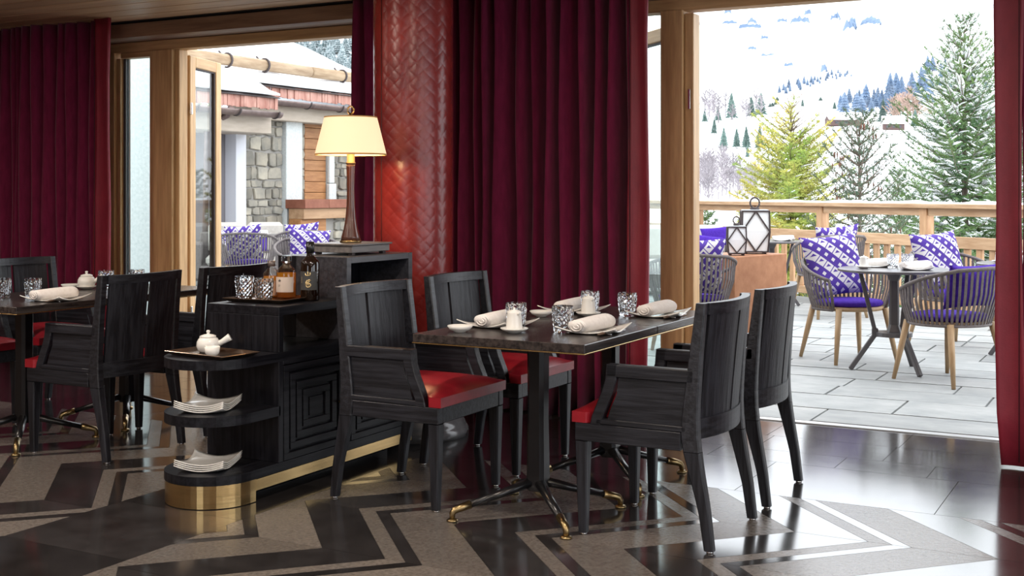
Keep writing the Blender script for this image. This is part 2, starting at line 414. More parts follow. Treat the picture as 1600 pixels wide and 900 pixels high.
for (ya, yb, js) in ((5.16, 5.80, (-8.0, -7.1, -6.2, -5.3, -4.3, -3.37, -2.53, -1.69, -.85, 0, .85, 1.7, 2.6)),
                     (5.80, 6.06, (-8.1, -7.3, -6.5, -5.8, -5.0, -4.2, -3.5, -2.7, -2.04, -1.41, -.99, -.35, .4, 1.2, 2.2)),
                     (6.06, 6.42, (-7.8, -6.9, -6.0, -5.1, -4.2, -3.3, -2.55, -1.88, -1.24, -.6, .1, .9, 1.9)),
                     (6.42, 6.855, (-8.2, -7.4, -6.6, -5.7, -4.8, -4.0, -3.2, -2.55, -1.92, -1.23, -.5, .3, 1.2, 2.1))):
    xs = [-8.8] + list(js) + [3.4]
    for i in range(len(xs) - 1):
        tile([(xs[i], ya), (xs[i + 1], ya), (xs[i + 1], yb), (xs[i], yb)], darkstone, -7.5 < xs[i] < .5, gap=.0015)
tag(rest.build('stone_tile', [darkstone, lightstone], floor), kind='stuff')

# ------------------------------------------------------------------ room shell
ZC = 2.575
ceiling = struct(MB().box(-9, -2.6, ZC + .02, 3.6, 6.56, ZC + .2).build('ceiling', ceil_wood), 'larch plank ceiling')
yb = 6.55
for i in range(20):
    w = .195
    MB().box(-8.9, yb - w + .004, ZC, -1.0, yb, ZC + .02, .004).build('plank', ceil_wood, ceiling, (0, 0, 0)).location = (0, 0, 0)
    yb -= w + .003
MB().box(-8.9, -2.5, ZC, -1.0, yb, ZC + .02).build('soffit', ceil_wood, ceiling)
MB().box(-1.0, -2.5, ZC, 3.5, 6.55, ZC + .02).build('soffit', ceil_wood, ceiling)
struct(MB().box(-9.0, -2.6, -.1, -8.16, YW + .2, ZC + .2).build('wall_left', wall_paint), 'walnut panelled end wall behind the left curtain')
wb = MB()      # unseen wall behind the camera, its window added as frontal fill
wb.box(-9, -2.8, 0, 3.6, -2.6, .5); wb.box(-9, -2.8, 2.3, 3.6, -2.6, ZC + .2)
for a, b_ in ((-9, -3.1), (-1.5, 3.6)): wb.box(a, -2.8, .5, b_, -2.6, 2.3)
struct(wb.build('wall_back', wall_paint), 'walnut wall behind the viewer, its one window added for fill daylight')
wr = MB(); wr.box(3.5, -2.8, 0, 3.7, YW + .2, .4); wr.box(3.5, -2.8, 2.3, 3.7, YW + .2, ZC + .2)
for a, b_ in ((-2.8, -1.2), (1.6, 2.3), (5.6, 7.05)): wr.box(3.5, a, .4, 3.7, b_, 2.3)
struct(wr.build('wall_right', wall_paint), 'walnut side wall with windows')
wf = MB(); wf.box(-9, YW, 0, -7.28, YW + .2, ZC + .3); wf.box(-4.72, YW, 0, -3.02, YW + .2, ZC + .3); wf.box(-.1, YW, 0, 3.7, YW + .2, ZC + .3)
wf.box(-9, YW + .02, 2.44, 3.7, YW + .2, ZC + .5)
struct(wf.build('wall_front', wall_paint), 'walnut wall between the terrace openings')
# header beam over the openings: front board, pale soffit, frame head
t = struct(MB().box(-7.28, 6.60, 2.462, 1.5, 6.66, 2.566, .004).build('trim_1', walnut_x), 'walnut header board above the terrace openings')
MB().box(-7.28, 6.661, 2.462, 1.5, YW + .02, 2.50, .002).build('soffit_board', noisy('pale_soffit', (.30, .21, .16), (.40, .30, .24), (1.5, 20, 20), .5), t)
MB().box(-9, 6.57, 2.575, 3.5, YW, 2.70).build('painted_gap_shade', plain('gap_shade_black', (.01, .01, .01), .8), t)  # black block painted as the shade in the gap above the header
MB().box(-7.28, YW - .03, 2.385, -4.7, YW + .09, 2.46, .004).build('frame_head', larch_x, t)
MB().box(-3.05, YW - .03, 2.385, 0, YW + .09, 2.46, .004).build('frame_head', larch_x, t)
# left window: jambs, frosted fixed pane
w1 = struct(empty('window_1', (-7.2, YW, 0)), 'narrow fixed pane in larch frame beside the left curtain')
def wbox(parent, nm, mat_, x0, x1, y0, y1, z0, z1, ch=.004):
    lx, ly, lz = parent.location
    return MB().box(x0 - lx, y0 - ly, z0 - lz, x1 - lx, y1 - ly, z1 - lz, ch).build(nm, mat_, parent)
wbox(w1, 'jamb', larch_z, -7.275, -7.215, YW - .03, YW + .09, 0, 2.40)
wbox(w1, 'jamb', larch_z, -7.213, -7.170, YW - .01, YW + .08, 0, 2.345)
wbox(w1, 'mullion', larch_z, -6.835, -6.605, YW - .04, YW + .09, 0, 2.385)
wbox(w1, 'head', larch_x, -7.17, -6.835, YW - .01, YW + .08, 2.345, 2.385)
wbox(w1, 'gasket', plain('grey_gasket', (.08, .08, .09), .6), -7.17, -7.145, YW + .02, YW + .06, .1, 2.345, .002)
wbox(w1, 'sill', larch_x, -7.17, -6.835, YW - .01, YW + .08, 0, .1)
wbox(w1, 'pane', pane, -7.145, -6.835, YW + .035, YW + .05, .1, 2.345, 0)
wbox(w1, 'door_jamb', larch_z, -6.604, -6.560, YW - .01, YW + .08, 0, 2.385)
# glazed door leaves, hinged and folded outward
def leaf(name, p, q, label, ztop=2.35, sw=.10, th=.06):
    p = Vector((p[0], p[1], 0)); q = Vector((q[0], q[1], 0)); d = q - p; L_ = d.length
    e = struct(empty(name, p, math.atan2(d.y, d.x)), label)
    g = lambda: MB()
    g().box(0, -th / 2, .02, sw, th / 2, ztop, .005).build('stile', larch_z, e)
    g().box(L_ - sw, -th / 2, .02, L_, th / 2, ztop, .005).build('stile', larch_z, e)
    g().box(sw, -th / 2, ztop - .085, L_ - sw, th / 2, ztop, .005).build('top_rail', larch_x, e)
    g().box(sw, -th / 2, .02, L_ - sw, th / 2, .13, .005).build('bottom_rail', larch_x, e)
    g().box(sw, -.018, ztop - .095, L_ - sw, .018, ztop - .085, .0).box(sw, -.02, .13, sw + .012, .02, ztop - .09).box(L_ - sw - .02, -.02, .13, L_ - sw, .02, ztop - .09).build('gasket', iron, e)
    g().box(sw + .012, -.008, .13, L_ - sw - .02, .008, ztop - .095).build('pane', pane, e)
    for z in (.35, 1.9): g().box(-.012, -.03, z, .012, -.045, z + .09, .003).build('hinge', steel, e)
    return e
leaf('door_1', (-6.59, YW + .10), (-6.785, YW + .66), 'glazed larch door leaf folded outward at the left opening')
leaf('door_2', (-2.56, YW + .13), (-3.24, YW + .78), 'glazed larch door leaf folded out behind the right post')
w2 = struct(empty('window_2', (-2.7, YW, 0)), 'narrow glass sidelight and larch post beside the big curtain')
wbox(w2, 'post', larch_z, -2.685, -2.545, YW - .05, YW + .10, 0, 2.39)
wbox(w2, 'post_bead', larch_z, -2.543, -2.488, YW - .02, YW + .09, 0, 2.37)
wbox(w2, 'pane', pane, -3.02, -2.685, YW + .03, YW + .045, .03, 2.385, 0)
wbox(w2, 'track', steel, -2.95, -2.93, YW + .02, YW + .06, .03, 2.385, 0)
wbox(w2, 'hinge', steel, -2.52, -2.505, YW - .03, YW - .02, 1.80, 1.92, .002)
struct(MB().box(-6.6, YW - .02, -.01, -.1, YW + .05, .006, .002).build('trim_2', plain('aluminium_threshold', (.55, .56, .57), .35, .8)), 'pale metal threshold strip at the terrace edge')

# ------------------------------------------------------------------ curtains
def curtain(name, x0, x1, yc, folds, amp, label, edge=None, edge_w=.14, seed=1, z1=ZC - .0, z0=.012, flare=0.0):
    rn = random.Random(seed)
    e = empty(name, ((x0 + x1) / 2, yc, 0)); tag(e, label, 'curtain', 'wine red curtains along the window wall')
    cxm = (x0 + x1) / 2
    ex0, ex1 = x0, x1
    if edge == 'right': ex1 = x1 - edge_w
    if edge == 'left': ex0 = x0 + edge_w
    n = folds * 12; ws = [rn.uniform(.6, 1.4) for _ in range(folds)]; tot = sum(ws); am = [rn.uniform(.65, 1.15) for _ in range(folds + 1)]
    xs = []; ys = []; acc = ex0
    for k in range(folds):
        w = ws[k] / tot * (ex1 - ex0)
        for j in range(12):
            t = j / 12
            ph = 2 * math.pi * t
            yy = -amp * am[k] * (math.cos(ph) * .5 + .5) ** .85 + amp * .5
            xs.append(acc + w * (t + .10 * math.sin(ph) * .8)); ys.append(yy)
        acc += w
    xs.append(ex1); ys.append(-amp * .5)
    zs = [z0, z0 + .25, .7, 1.2, 1.7, 2.15, z1 - .12, z1]
    def sheet(xs, ys, th):
        rings = []
        for zi, z in enumerate(zs):
            sq = .85 + .15 * (1 - z / z1)
            row = []; back = []
            for i, (x, yy) in enumerate(zip(xs, ys)):
                wob = .006 * math.sin(z * 3.1 + i * .35 + seed)
                fl = flare * max(0, 1 - z / .8) ** 2
                row.append((x - cxm + wob + fl, yy * sq + wob, z)); back.append((x - cxm + wob + fl, yy * sq + wob + th, z))
            rings.append(row + back[::-1])
        return MB().loft(rings, True, True)
    sheet(xs, ys, .012).build('cloth', velvet, e)
    if edge:
        a, b_ = (ex1 - .004, x1) if edge == 'right' else (x0, ex0 + .004)
        yk = -amp * .5 if edge == 'right' else -amp * .5
        xx = [lerp(a, b_, i / 8) for i in range(9)]; yy = [yk - .008 + .012 * math.sin(i / 8 * math.pi * 1.3) for i in range(9)]
        sheet(xx, yy, .02).build('leather_edge', leather_edge, e)
        xe = a if edge == 'right' else b_
        xm = lerp(a, b_, .12 if edge == 'right' else .88)
        MB().tube([(xm - cxm, yk - .012, z) for z in (z0 + .02, 1, 2, z1 - .02)], .0025, 6).build('seam', plain('seam_thread_' + name[:3] + str(seed), (.03, .004, .008), .8), e)
    return e
curtain('curtain', -8.12, -6.775, 6.44, 11, .17, 'wine red curtain hanging left of the fixed pane, at the far left', 'right', .15, seed=2)
curtain('curtain', -4.71, -4.12, 6.55, 5, .12, 'wine red curtain just left of the woven leather column', None, seed=5)
curtain('curtain', -4.12, -2.565, 6.40, 14, .18, 'wide wine red curtain between the woven column and the glass sidelight', 'right', .115, seed=8)
curtain('curtain', -.745, .55, 6.27, 8, .13, 'wine red curtain framing the terrace opening at the far right', 'left', .12, seed=4, flare=.035)

# ------------------------------------------------------------------ woven leather column
CX_, CY_, CR = -3.63, 5.56, .214
col = struct(empty('column', (CX_, CY_, 0)), 'round column wrapped in woven red leather on a flared grey stone foot')
NA, NZ = 340, 600
z_lo, z_hi = .30, ZC
NW = 34; cell = 2 * math.pi * CR / NW * .95        # width of one woven diamond
vs = []; fs = []
hz = []
for j in range(NZ + 1):
    z = lerp(z_lo, z_hi, j / NZ)
    for i in range(NA):
        a = 2 * math.pi * i / NA
        u = (a / (2 * math.pi) * NW); v = (z / cell)
        p = (u + v) * .5; q = (u - v) * .5
        fp, fq = p % 1, q % 1; over = (math.floor(p) + math.floor(q)) % 2
        t_ = fp if over else fq; s_ = fq if over else fp
        dome = math.sin(math.pi * t_) ** .5 * .0013 + math.sin(math.pi * s_) ** .3 * .0010
        r = CR + dome
        vs.append((r * math.cos(a), r * math.sin(a), z))
for j in range(NZ):
    for i in range(NA):
        k = (i + 1) % NA; fs.append((j * NA + i, j * NA + k, (j + 1) * NA + k, (j + 1) * NA + i))
o = MB().add(vs, fs, True).build('woven_leather', column_leather, col); o['kind'] = 'stuff'
for deg in (252, 72):
    a = R(deg); MB().tube([((CR + .002) * math.cos(a), (CR + .002) * math.sin(a), z) for z in (.3, ZC)], .003, 6).build('seam', plain('dark_seam%d' % deg, (.05, .008, .008), .6), col)
MB().lathe([(.222, .19), (.222, .30), (.214, .31)], 48).build('wooden_collar', larch_z, col)
MB().lathe([(.30, 0), (.302, .03), (.292, .05), (.285, .055), (.285, .065), (.27, .09), (.235, .12), (.222, .16), (.22, .19)], 56).build('stone_foot', pedestal_stone, col)

# ------------------------------------------------------------------ dining armchair of black oak
PZ = (0, .15, .30, .40, .50, .70, .905); PX = (-.256, -.236, -.203, -.182, -.184, -.203, -.226); PWD = (.036, .041, .055, .070, .060, .046, .036)
def rect_ring(cx, cy, z, wx, wy, c=.005):
    hx, hy = wx / 2, wy / 2
    return [(cx - hx + c, cy - hy, z), (cx + hx - c, cy - hy, z), (cx + hx, cy - hy + c, z), (cx + hx, cy + hy - c, z),
            (cx + hx - c, cy + hy, z), (cx - hx + c, cy + hy, z), (cx - hx, cy + hy - c, z), (cx - hx, cy - hy + c, z)]
def bulge(y): return -.052 * (1 - (y / .255) ** 2)
def make_chair():
    e = empty('dining_armchair'); tag(e, 'x', 'chair')
    for sy in (1, -1):
        zs = [0.008 + .352 * i / 8 for i in range(9)]
        lg = MB().loft([rect_ring(interp(PZ, PX, z), sy * .255, z, interp(PZ, PWD, z), interp((0, .36), (.034, .042), z)) for z in zs]).build('leg', oak_z, e)
        MB().lathe([(.013, 0), (.014, .004), (.012, .010)], 12, (PX[0], sy * .255, 0)).build('glide', steel, lg)
        lg = MB().loft([rect_ring(.252 - (.36 - z) * .0, sy * .250, z, interp((0, .36), (.032, .050), z), interp((0, .36), (.032, .050), z)) for z in (.008, .2, .36)]).build('leg', oak_z, e)
        MB().lathe([(.012, 0), (.013, .004), (.011, .010)], 12, (.252, sy * .250, 0)).build('glide', steel, lg)
    sf = MB()
    sf.box(-.15, -.275, .362, .277, -.235, .430, .003).box(-.15, .235, .362, .277, .275, .430, .003).box(.235, -.235, .362, .275, .235, .428, .003)
    sf.build('seat_frame', oak_x, e)
    # back frame: two posts above the seat and curved rails
    bf = MB()
    for sy in (1, -1):
        zs = [.362 + (.905 - .362) * i / 9 for i in range(10)]
        bf.loft([rect_ring(interp(PZ, PX, z), sy * .255, z, interp(PZ, PWD, z), .040) for z in zs])
    def rail(z0, z1, th):
        rings = []
        for i in range(15):
            yy = -.236 + .472 * i / 14
            rings.append([(interp(PZ, PX, z0) + bulge(yy) - th, yy, z0), (interp(PZ, PX, z0) + bulge(yy) + th, yy, z0), (interp(PZ, PX, z1) + bulge(yy) + th, yy, z1), (interp(PZ, PX, z1) + bulge(yy) - th, yy, z1)])
        bf.loft(rings)
    rail(.862, .905, .017); rail(.405, .480, .020)
    bf.build('back_frame', oak_y, e)
    for sy in (1, -1):
        rings = []
        ya, yb_ = (.0095, .224) if sy > 0 else (-.224, -.0095)
        for i in range(7):
            yy = lerp(ya, yb_, i / 6); zz = (.478, .60, .73, .864)
            rings.append([(interp(PZ, PX, z) + bulge(yy) - .013, yy, z) for z in zz] + [(interp(PZ, PX, z) + bulge(yy) - .001, yy, z) for z in zz[::-1]])
        MB().loft(rings).build('back_panel', oak_z, e)
        # thin slip beside the post, leaving an open slot
    SX = ((.43, .212), (.46, .205), (.50, .188), (.55, .166), (.60, .150), (.66, .145))
    for sy in (1, -1):
        a = MB(); y0, y1 = sy * .275 - (.045 if sy > 0 else 0), sy * .275 + (0 if sy > 0 else .045)
        ym = (y0 + y1) / 2
        a.box(-.20, y0, .612, .146, y1, .660, .004)
        a.loft([rect_ring(x - .02, ym, z, .046, .045, .004) for z, x in SX])
        a.box(-.17, y0, .431, .19, y1, .452, .003)
        a.build('armrest', oak_x, e)
        pnl = [(-.165, .45)] + [(x - .058 + (.012 if z > .56 else 0), z) for z, x in ((.45, .205), (.50, .188), (.55, .166), (.613, .148))] + [(-.165, .613)]
        Mx = Matrix(((1, 0, 0, 0), (0, 0, 1, 0), (0, 1, 0, 0), (0, 0, 0, 1)))
        MB().prism(pnl, ym - .010, ym + .010, 0, Mx).build('arm_panel', oak_x, e)
    # domed leather seat
    nx, ny = 16, 16; top = []; mb = MB(); V = []; F = []
    for i in range(nx + 1):
        x = lerp(-.165, .290, i / nx)
        hw = .228 if x < .20 else lerp(.228, .274, min(1, (x - .20) / .02))
        for j in range(ny + 1):
            s_ = j / ny * 2 - 1
            ex = max(0, abs(s_) ** 4); fx = max(abs((i / nx) * 2 - 1) ** 6, 0)
            z = .472 + .026 * (1 - ex) * (1 - fx) + .024 * (1 - s_ * s_) * (1 - ((i / nx) * 2 - 1) ** 4)
            V.append((x, s_ * hw, z))
    for i in range(nx):
        for j in range(ny):
            F.append((i * (ny + 1) + j, (i + 1) * (ny + 1) + j, (i + 1) * (ny + 1) + j + 1, i * (ny + 1) + j + 1))
    edge = [i * (ny + 1) for i in range(nx + 1)] + [nx * (ny + 1) + j for j in range(1, ny + 1)] + [i * (ny + 1) + ny for i in range(nx - 1, -1, -1)] + [j for j in range(ny - 1, 0, -1)]
    base = len(V)
    for k in edge: V.append((V[k][0], V[k][1], .431))
    ne = len(edge)
    for k in range(ne): F.append((edge[k], base + k, base + (k + 1) % ne, edge[(k + 1) % ne]))
    F.append(tuple(base + k for k in range(ne))[::-1])
    mb.add(V, F[:nx * ny], True).build('seat_cushion', red_leather, e)
    side = MB(); side.add(V, F[nx * ny:], False).build('cushion_band', red_leather, e)
    return e
ch0 = make_chair()
G1 = 'black oak armchairs at the two dining tables'
spots = [(-1.73, 4.475, math.pi, 'black oak armchair seen from behind, nearest of all, right of the laid table'),
         (-1.735, 5.185, math.pi, 'black oak armchair seen from behind, closest to the open terrace'),
         (-2.90, 4.475, 0, 'black oak armchair with red seat facing us, right beside the sideboard'),
         (-2.905, 5.185, 0, 'black oak armchair with red seat between table and wide curtain'),
         (-4.775, 4.475, math.pi, 'black oak armchair seen from behind just left of the sideboard'),
         (-4.78, 5.185, math.pi, 'black oak armchair behind the sideboard, below the door leaf'),
         (-5.99, 5.10, 0, 'black oak armchair facing us at the far left before the curtain'),
         (-5.98, 4.44, 0, 'black oak armchair cut off by the left edge, red seat corner showing')]
for i, (x, y_, a, lb) in enumerate(spots): put(ch0, (x, y_, 0), a + [0.0, .012, .0, -.01, .01, 0, .0, 0][i], lb, G1, first=(i == 0))

# ------------------------------------------------------------------ dining tables
def make_table():
    e = empty('dining_table'); tag(e, 'x', 'table')
    MB().box(-.375, -.357, .716, .375, .357, .750, .0025).build('tabletop', table_y, e)
    MB().box(-.377, -.359, .712, .377, .359, .7165, .001).build('brass_edge', brass, e)
    MB().loft([rect_ring(0, 0, z, w, w, .014) for z, w in ((.10, .074), (.13, .080), (.40, .072), (.68, .076), (.712, .20))]).build('column', blackmetal, e)
    for sx_, sy_ in ((1, 1), (1, -1), (-1, 1), (-1, -1)):
        f = Vector((sx_ * .252, sy_ * .258, 0)); d = f.normalized()
        lg = MB().tube([d * .02 + Vector((0, 0, .135)), d * .16 + Vector((0, 0, .095)), d * .29 + Vector((0, 0, .060))], [.024, .019, .0155], 12, flat=.85).build('leg', blackmetal, e)
        p = [d * .285 + Vector((0, 0, .062)), d * .33 + Vector((0, 0, .050)), d * .352 + Vector((0, 0, .043)), d * .360 + Vector((0, 0, .030)), d * .360 + Vector((0, 0, .010))]
        MB().tube(p, [.0175, .0155, .0145, .013, .011], 10).lathe([(.022, .0), (.024, .004), (.022, .008), (.014, .012)], 14, tuple(d * .360)).build('brass_foot', brass_dk, lg)
    return e
tb0 = make_table()
for i, (x, y_, lb) in enumerate(((-2.265, 4.395, 'black dining table nearest the viewer, laid with two napkins and glasses'), (-2.265, 5.113, 'black dining table pushed behind the near one, toward the terrace'),
        (-5.305, 4.395, 'black dining table at the far left with its corner at the picture edge'), (-5.305, 5.113, 'black dining table behind the left one, half hidden by armchair backs'))):
    put(tb0, (x, y_, 0), 0, lb, 'black dining tables with brass feet', first=(i == 0))

# ------------------------------------------------------------------ sideboard
SX0, SX1 = -3.81, -3.40; SXM = (SX0 + SX1) / 2; SR = (SX1 - SX0) / 2
sb = empty('sideboard', (SXM, 4.5, 0)); tag(sb, 'black oak sideboard with rounded shelves, stepped doors and brass plinth', 'sideboard')
def sbox(nm, mat_, x0, x1, y0, y1, z0, z1, ch=.002, parent=None):
    return MB().box(x0 - SXM, y0 - 4.5, z0, x1 - SXM, y1 - 4.5, z1, ch).build(nm, mat_, parent or sb)
def rounded(r, yc, y1, n=24):
    return [(r * math.cos(a), yc - 4.5 + r * math.sin(a)) for a in [math.pi + math.pi * i / n for i in range(n + 1)]] + [(r, y1 - 4.5), (-r, y1 - 4.5)]
YR = 3.965; YE = 4.147
MB().prism(rounded(SR, YR, 5.2), .574, .614).build('worktop', ebony_y, sb)
MB().prism(rounded(SR, YR, YE + .01), .340, .382).build('shelf', ebony_y, sb)
MB().prism(rounded(SR, YR, 5.2), .098, .136).build('shelf', ebony_y, sb)
MB().prism(rounded(SR - .003, YR, 4.0), .003, .097).build('brass_end', brass, sb)
sbox('brass_strip', brass, SX1 - .02, SX1 - .002, 4.0, 5.195, .046, .097)
sbox('brass_strip', brass, SX0 + .002, SX0 + .02, 4.0, 5.195, .046, .097)
sbox('recessed_base', ebony_y, SX0 + .10, SX1 - .12, 4.0, 5.15, .0, .097)
sbox('side_panel', ebony_z, SX0, SX1, YE, YE + .03, .136, .574)
sbox('side_panel', ebony_z, SX0, SX1, 5.17, 5.20, .136, .574)
sbox('back_panel', ebony_z, SX0, SX0 + .02, YE + .03, 5.17, .136, .574)
sbox('carcass', ebony_z, SX0 + .03, SX1 - .05, YE + .03, 5.17, .136, .574)
sbox('rail', ebony_y, SX1 - .02, SX1, YE + .03, 5.17, .556, .574)
for (ya, yb_) in ((4.182, 4.668), (4.676, 5.162)):
    d = empty('door', (SX1 - SXM, (ya + yb_) / 2 - 4.5, .345)); d.parent = sb
    hw, hh = (yb_ - ya) / 2, .207
    m_ = MB()
    steps = [1.0, .86, .80, .66, .60, .46, .40, .26, .20, .0]
    # nested raised frames with sunk grooves between
    lev = 0.0
    for k in range(0, 9, 2):
        a, b_ = steps[k], steps[k + 1]
        dep = -.003 * (k // 2)
        def fr(s0, s1, x0, x1):
            for (p0, p1, q0, q1) in ((-s0 * hw, s0 * hw, -s0 * hh, -s1 * hh), (-s0 * hw, s0 * hw, s1 * hh, s0 * hh), (-s0 * hw, -s1 * hw, -s1 * hh, s1 * hh), (s1 * hw, s0 * hw, -s1 * hh, s1 * hh)):
                m_.box(x0, p0, q0, x1, p1, q1, .0012)
        if b_ > 0: fr(a, b_, -.03, dep)
        else: m_.box(-.03, -a * hw, -a * hh, dep, a * hw, a * hh, .0012)
    m_.box(-.034, -hw, -hh, -.019, hw, hh)
    m_.build('stepped_front', ebony_y, d)
    if ya < 4.3: MB().box(.0, hw - .095, -.012, .024, hw - .004, -.004, .001).box(.0, hw - .02, -.012, .010, hw - .004, .012, .001).build('brass_handle', brass, d)
# middle tier: open niche under a ledge
sbox('ledge', ebony_y, SX0, SX1, YE, 4.645, .772, .811)
sbox('ledge_end', ebony_z, SX0, SX1, YE, YE + .03, .614, .772)
# upper box with an open compartment on the right face
sbox('upper_box', ebony_z, SX0, SX1 - .30, 4.64, 5.20, .614, 1.003)
ub = MB()
for a in ((SX1 - .30, SX1, 4.64, 4.675, .614, 1.003), (SX1 - .30, SX1, 5.165, 5.20, .614, 1.003), (SX1 - .30, SX1, 4.675, 5.165, .973, 1.003), (SX1 - .30, SX1, 4.675, 5.165, .80, .83), (SX1 - .30, SX1 - .004, 4.675, 5.165, .614, .80)):
    ub.box(a[0] - SXM, a[2] - 4.5, a[4], a[1] - SXM, a[3] - 4.5, a[5], .0015)
ub.build('open_compartment', noisy('ebonised_greyed_edge', (.022, .022, .028), (.055, .055, .066), (50, 3, 50), .36), sb)

# ------------------------------------------------------------------ table lamp
LX, LY = -3.60, 4.945
lamp = empty('table_lamp', (LX, LY, 1.004)); tag(lamp, 'lit table lamp with cream shade and dark trumpet stem', 'lamp')
MB().box(-.125, -.16, .010, .125, .16, .045, .003).build('plinth', noisy('grey_veneer', (.11, .10, .10), (.19, .175, .17), (40, 3, 40), .4), lamp)
MB().box(-.135, -.17, .045, .135, .17, .054, .002).build('plinth_cap', noisy('grey_cap_veneer', (.09, .085, .085), (.16, .15, .15), (40, 3, 40), .35), lamp)
for a in (-1, 1):
    for b_ in (-1, 1): MB().box(a * .10 - .012, b_ * .13 - .012, 0, a * .10 + .012, b_ * .13 + .012, .010).build('foot', iron, lamp)
MB().lathe([(.052, .054), (.054, .060), (.052, .066)], 32).build('brass_ring', brass_dk, lamp)
MB().lathe([(.050, .066), (.046, .085), (.036, .12), (.027, .17), (.021, .24), (.019, .32), (.020, .38), (.022, .43), (.022, .445)], 32).build('stem', bronze, lamp)
MB().lathe([(.024, .445), (.025, .452), (.020, .455), (.019, .50), (.012, .505), (.008, .66)], 24).build('socket', brass_dk, lamp)
shp = [(.176, .492), (.130, .678)]
sh = MB(); n = 64
sh.lathe([(.176, .492), (.177, .497), (.132, .674), (.130, .679), (.127, .679), (.129, .673), (.173, .497), (.173, .492)], n, caps=False)
o = sh.build('lamp_shade', lit_shade, lamp)
tr = MB(); tr.lathe([(.178, .489), (.1785, .497), (.1745, .497), (.174, .489), (.178, .489)], n, caps=False).lathe([(.1325, .675), (.132, .681), (.127, .681), (.1275, .675), (.1325, .675)], n, caps=False)
tr.build('shade_trim', plain('gold_trim', (.55, .33, .12), .5), o)
MB().tube([(math.cos(a) * .019, 0, .715 + math.sin(a) * .019) for a in [2 * math.pi * i / 16 for i in range(17)]], .0045, 8).lathe([(.006, .679), (.022, .681), (.022, .688), (.008, .692), (.008, .698)], 16).build('finial', brass_dk, lamp)
MB().lathe([(.0, .535), (.018, .545), (.028, .575), (.022, .605), (.012, .625), (.0, .63)], 16).build('bulb', glow, lamp)
ld = bpy.data.lights.new('lamp_bulb_light', 'POINT'); ld.energy = LAMP_W; ld.color = (1, .66, .34); ld.shadow_soft_size = .03
lo = bpy.data.objects.new('lamp_bulb_light', ld); COL.objects.link(lo); lo.parent = lamp; lo.location = (.0, 0, .515)
# unseen lamps added in the ceiling to brighten the room
def fill_downlight(x, y_, power=None):
    e = empty('ceiling_fill_lamp', (x, y_, ZC)); tag(e, 'small round fill lamp added to the plank ceiling, out of view', 'ceiling light', 'added ceiling fill lamps')
    MB().lathe([(.045, -.004), (.06, -.004), (.06, .001), (.045, .001)], 24, caps=False).build('fill_lamp_ring', brass_dk, e)
    MB().lathe([(.0, 0), (.045, 0)], 24, caps=False).build('fill_lamp_diffuser', glow, e)
    l = bpy.data.lights.new('fill_lamp_beam', 'AREA'); l.shape = 'DISK'; l.size = .12; l.energy = power or FILL_W; l.color = (1, .88, .76)
    q = bpy.data.objects.new('fill_lamp_beam', l); COL.objects.link(q); q.parent = e; q.location = (0, 0, -.01)
for x in (-6.6, -4.4, -2.2, 0.2, 2.2):
    for y_ in (-1.0, 1.2, 3.2): fill_downlight(x, y_)

# ------------------------------------------------------------------ tableware
TZ = .7505
def wavy_plate(side=.215, lift=.024):
    n = 14; V = []; F = []
    for i in range(n + 1):
        for j in range(n + 1):
            u = i / n * 2 - 1; v = j / n * 2 - 1
            pin = 1 - .12 * (1 - v * v) * abs(u) ** 3; pin2 = 1 - .12 * (1 - u * u) * abs(v) ** 3
            r = max(abs(u), abs(v)); e_ = abs(u * v)
            z = .002 + lift * (e_ ** 1.8) + .007 * max(0, (r - .5) / .5) ** 1.5
            V.append((u * pin * side / 2, v * pin2 * side / 2, z))
    N1 = (n + 1) ** 2
    V += [(x, y_, max(z - .0045, 0)) for x, y_, z in V]
    g = lambda i, j: i * (n + 1) + j
    for i in range(n):
        for j in range(n):
            F.append((g(i, j), g(i + 1, j), g(i + 1, j + 1), g(i, j + 1))); F.append((N1 + g(i, j + 1), N1 + g(i + 1, j + 1), N1 + g(i + 1, j), N1 + g(i, j)))
    for i in range(n):
        for a, b_ in ((g(i, 0), g(i + 1, 0)), (g(i + 1, n), g(i, n)), (g(0, i + 1), g(0, i)), (g(n, i), g(n, i + 1))):
            F.append((b_, a, N1 + a, N1 + b_))
    return MB().add(V, F, True)
pl0 = wavy_plate().build('square_plate', porcelain); tag(pl0, 'x', 'plate')
used = [False]
def plate(x, y_, z, a, lb, g, s=1.0):
    o = put(pl0, (x, y_, z), a, lb, g, first=not used[0]); used[0] = True; o.scale = (s, s, 1)
order = ('lowest', 'second from the bottom', 'third from the bottom', 'topmost')
for (z, nm) in ((.3825, 'middle'), (.1365, 'bottom')):
    for k in range(4):
        plate(-3.60 + .002 * k, 3.925 - .001 * k, z + k * .0085, R(20), 'white wavy square plate, %s of the stack on the %s round shelf' % (order[k], nm), 'wavy plates stacked on the %s shelf' % nm)
def make_napkin():
    e = empty('rolled_napkin'); tag(e, 'x', 'napkin')
    L_ = .115; rings = []
    for i in range(15):
        yy = lerp(-L_, L_, i / 14); k = 1 + .16 * math.sin(i / 14 * math.pi * .5)
        rings.append([(.037 * k * math.cos(a) * (1 + .03 * math.sin(3 * a + i * .4)), yy + .008 * math.cos(a + 1), .026 * k * (1 + math.sin(a))) for a in [2 * math.pi * q / 20 for q in range(20)]])
    MB().loft(rings, True).build('roll', linen, e)
    for s_, w in ((-1, 1.0), (1, 1.16)):
        pts = []
        for i in range(46):
            t_ = i / 45; a = t_ * 2 * math.pi * 2.2; rr = lerp(.92, .15, t_)
            pts.append((.037 * w * rr * math.cos(a), s_ * (L_ + .001), .026 * w * (1 + rr * math.sin(a))))
        MB().tube(pts, .0022, 5).build('folded_end', linen, e)
    return e
nk0 = make_napkin()
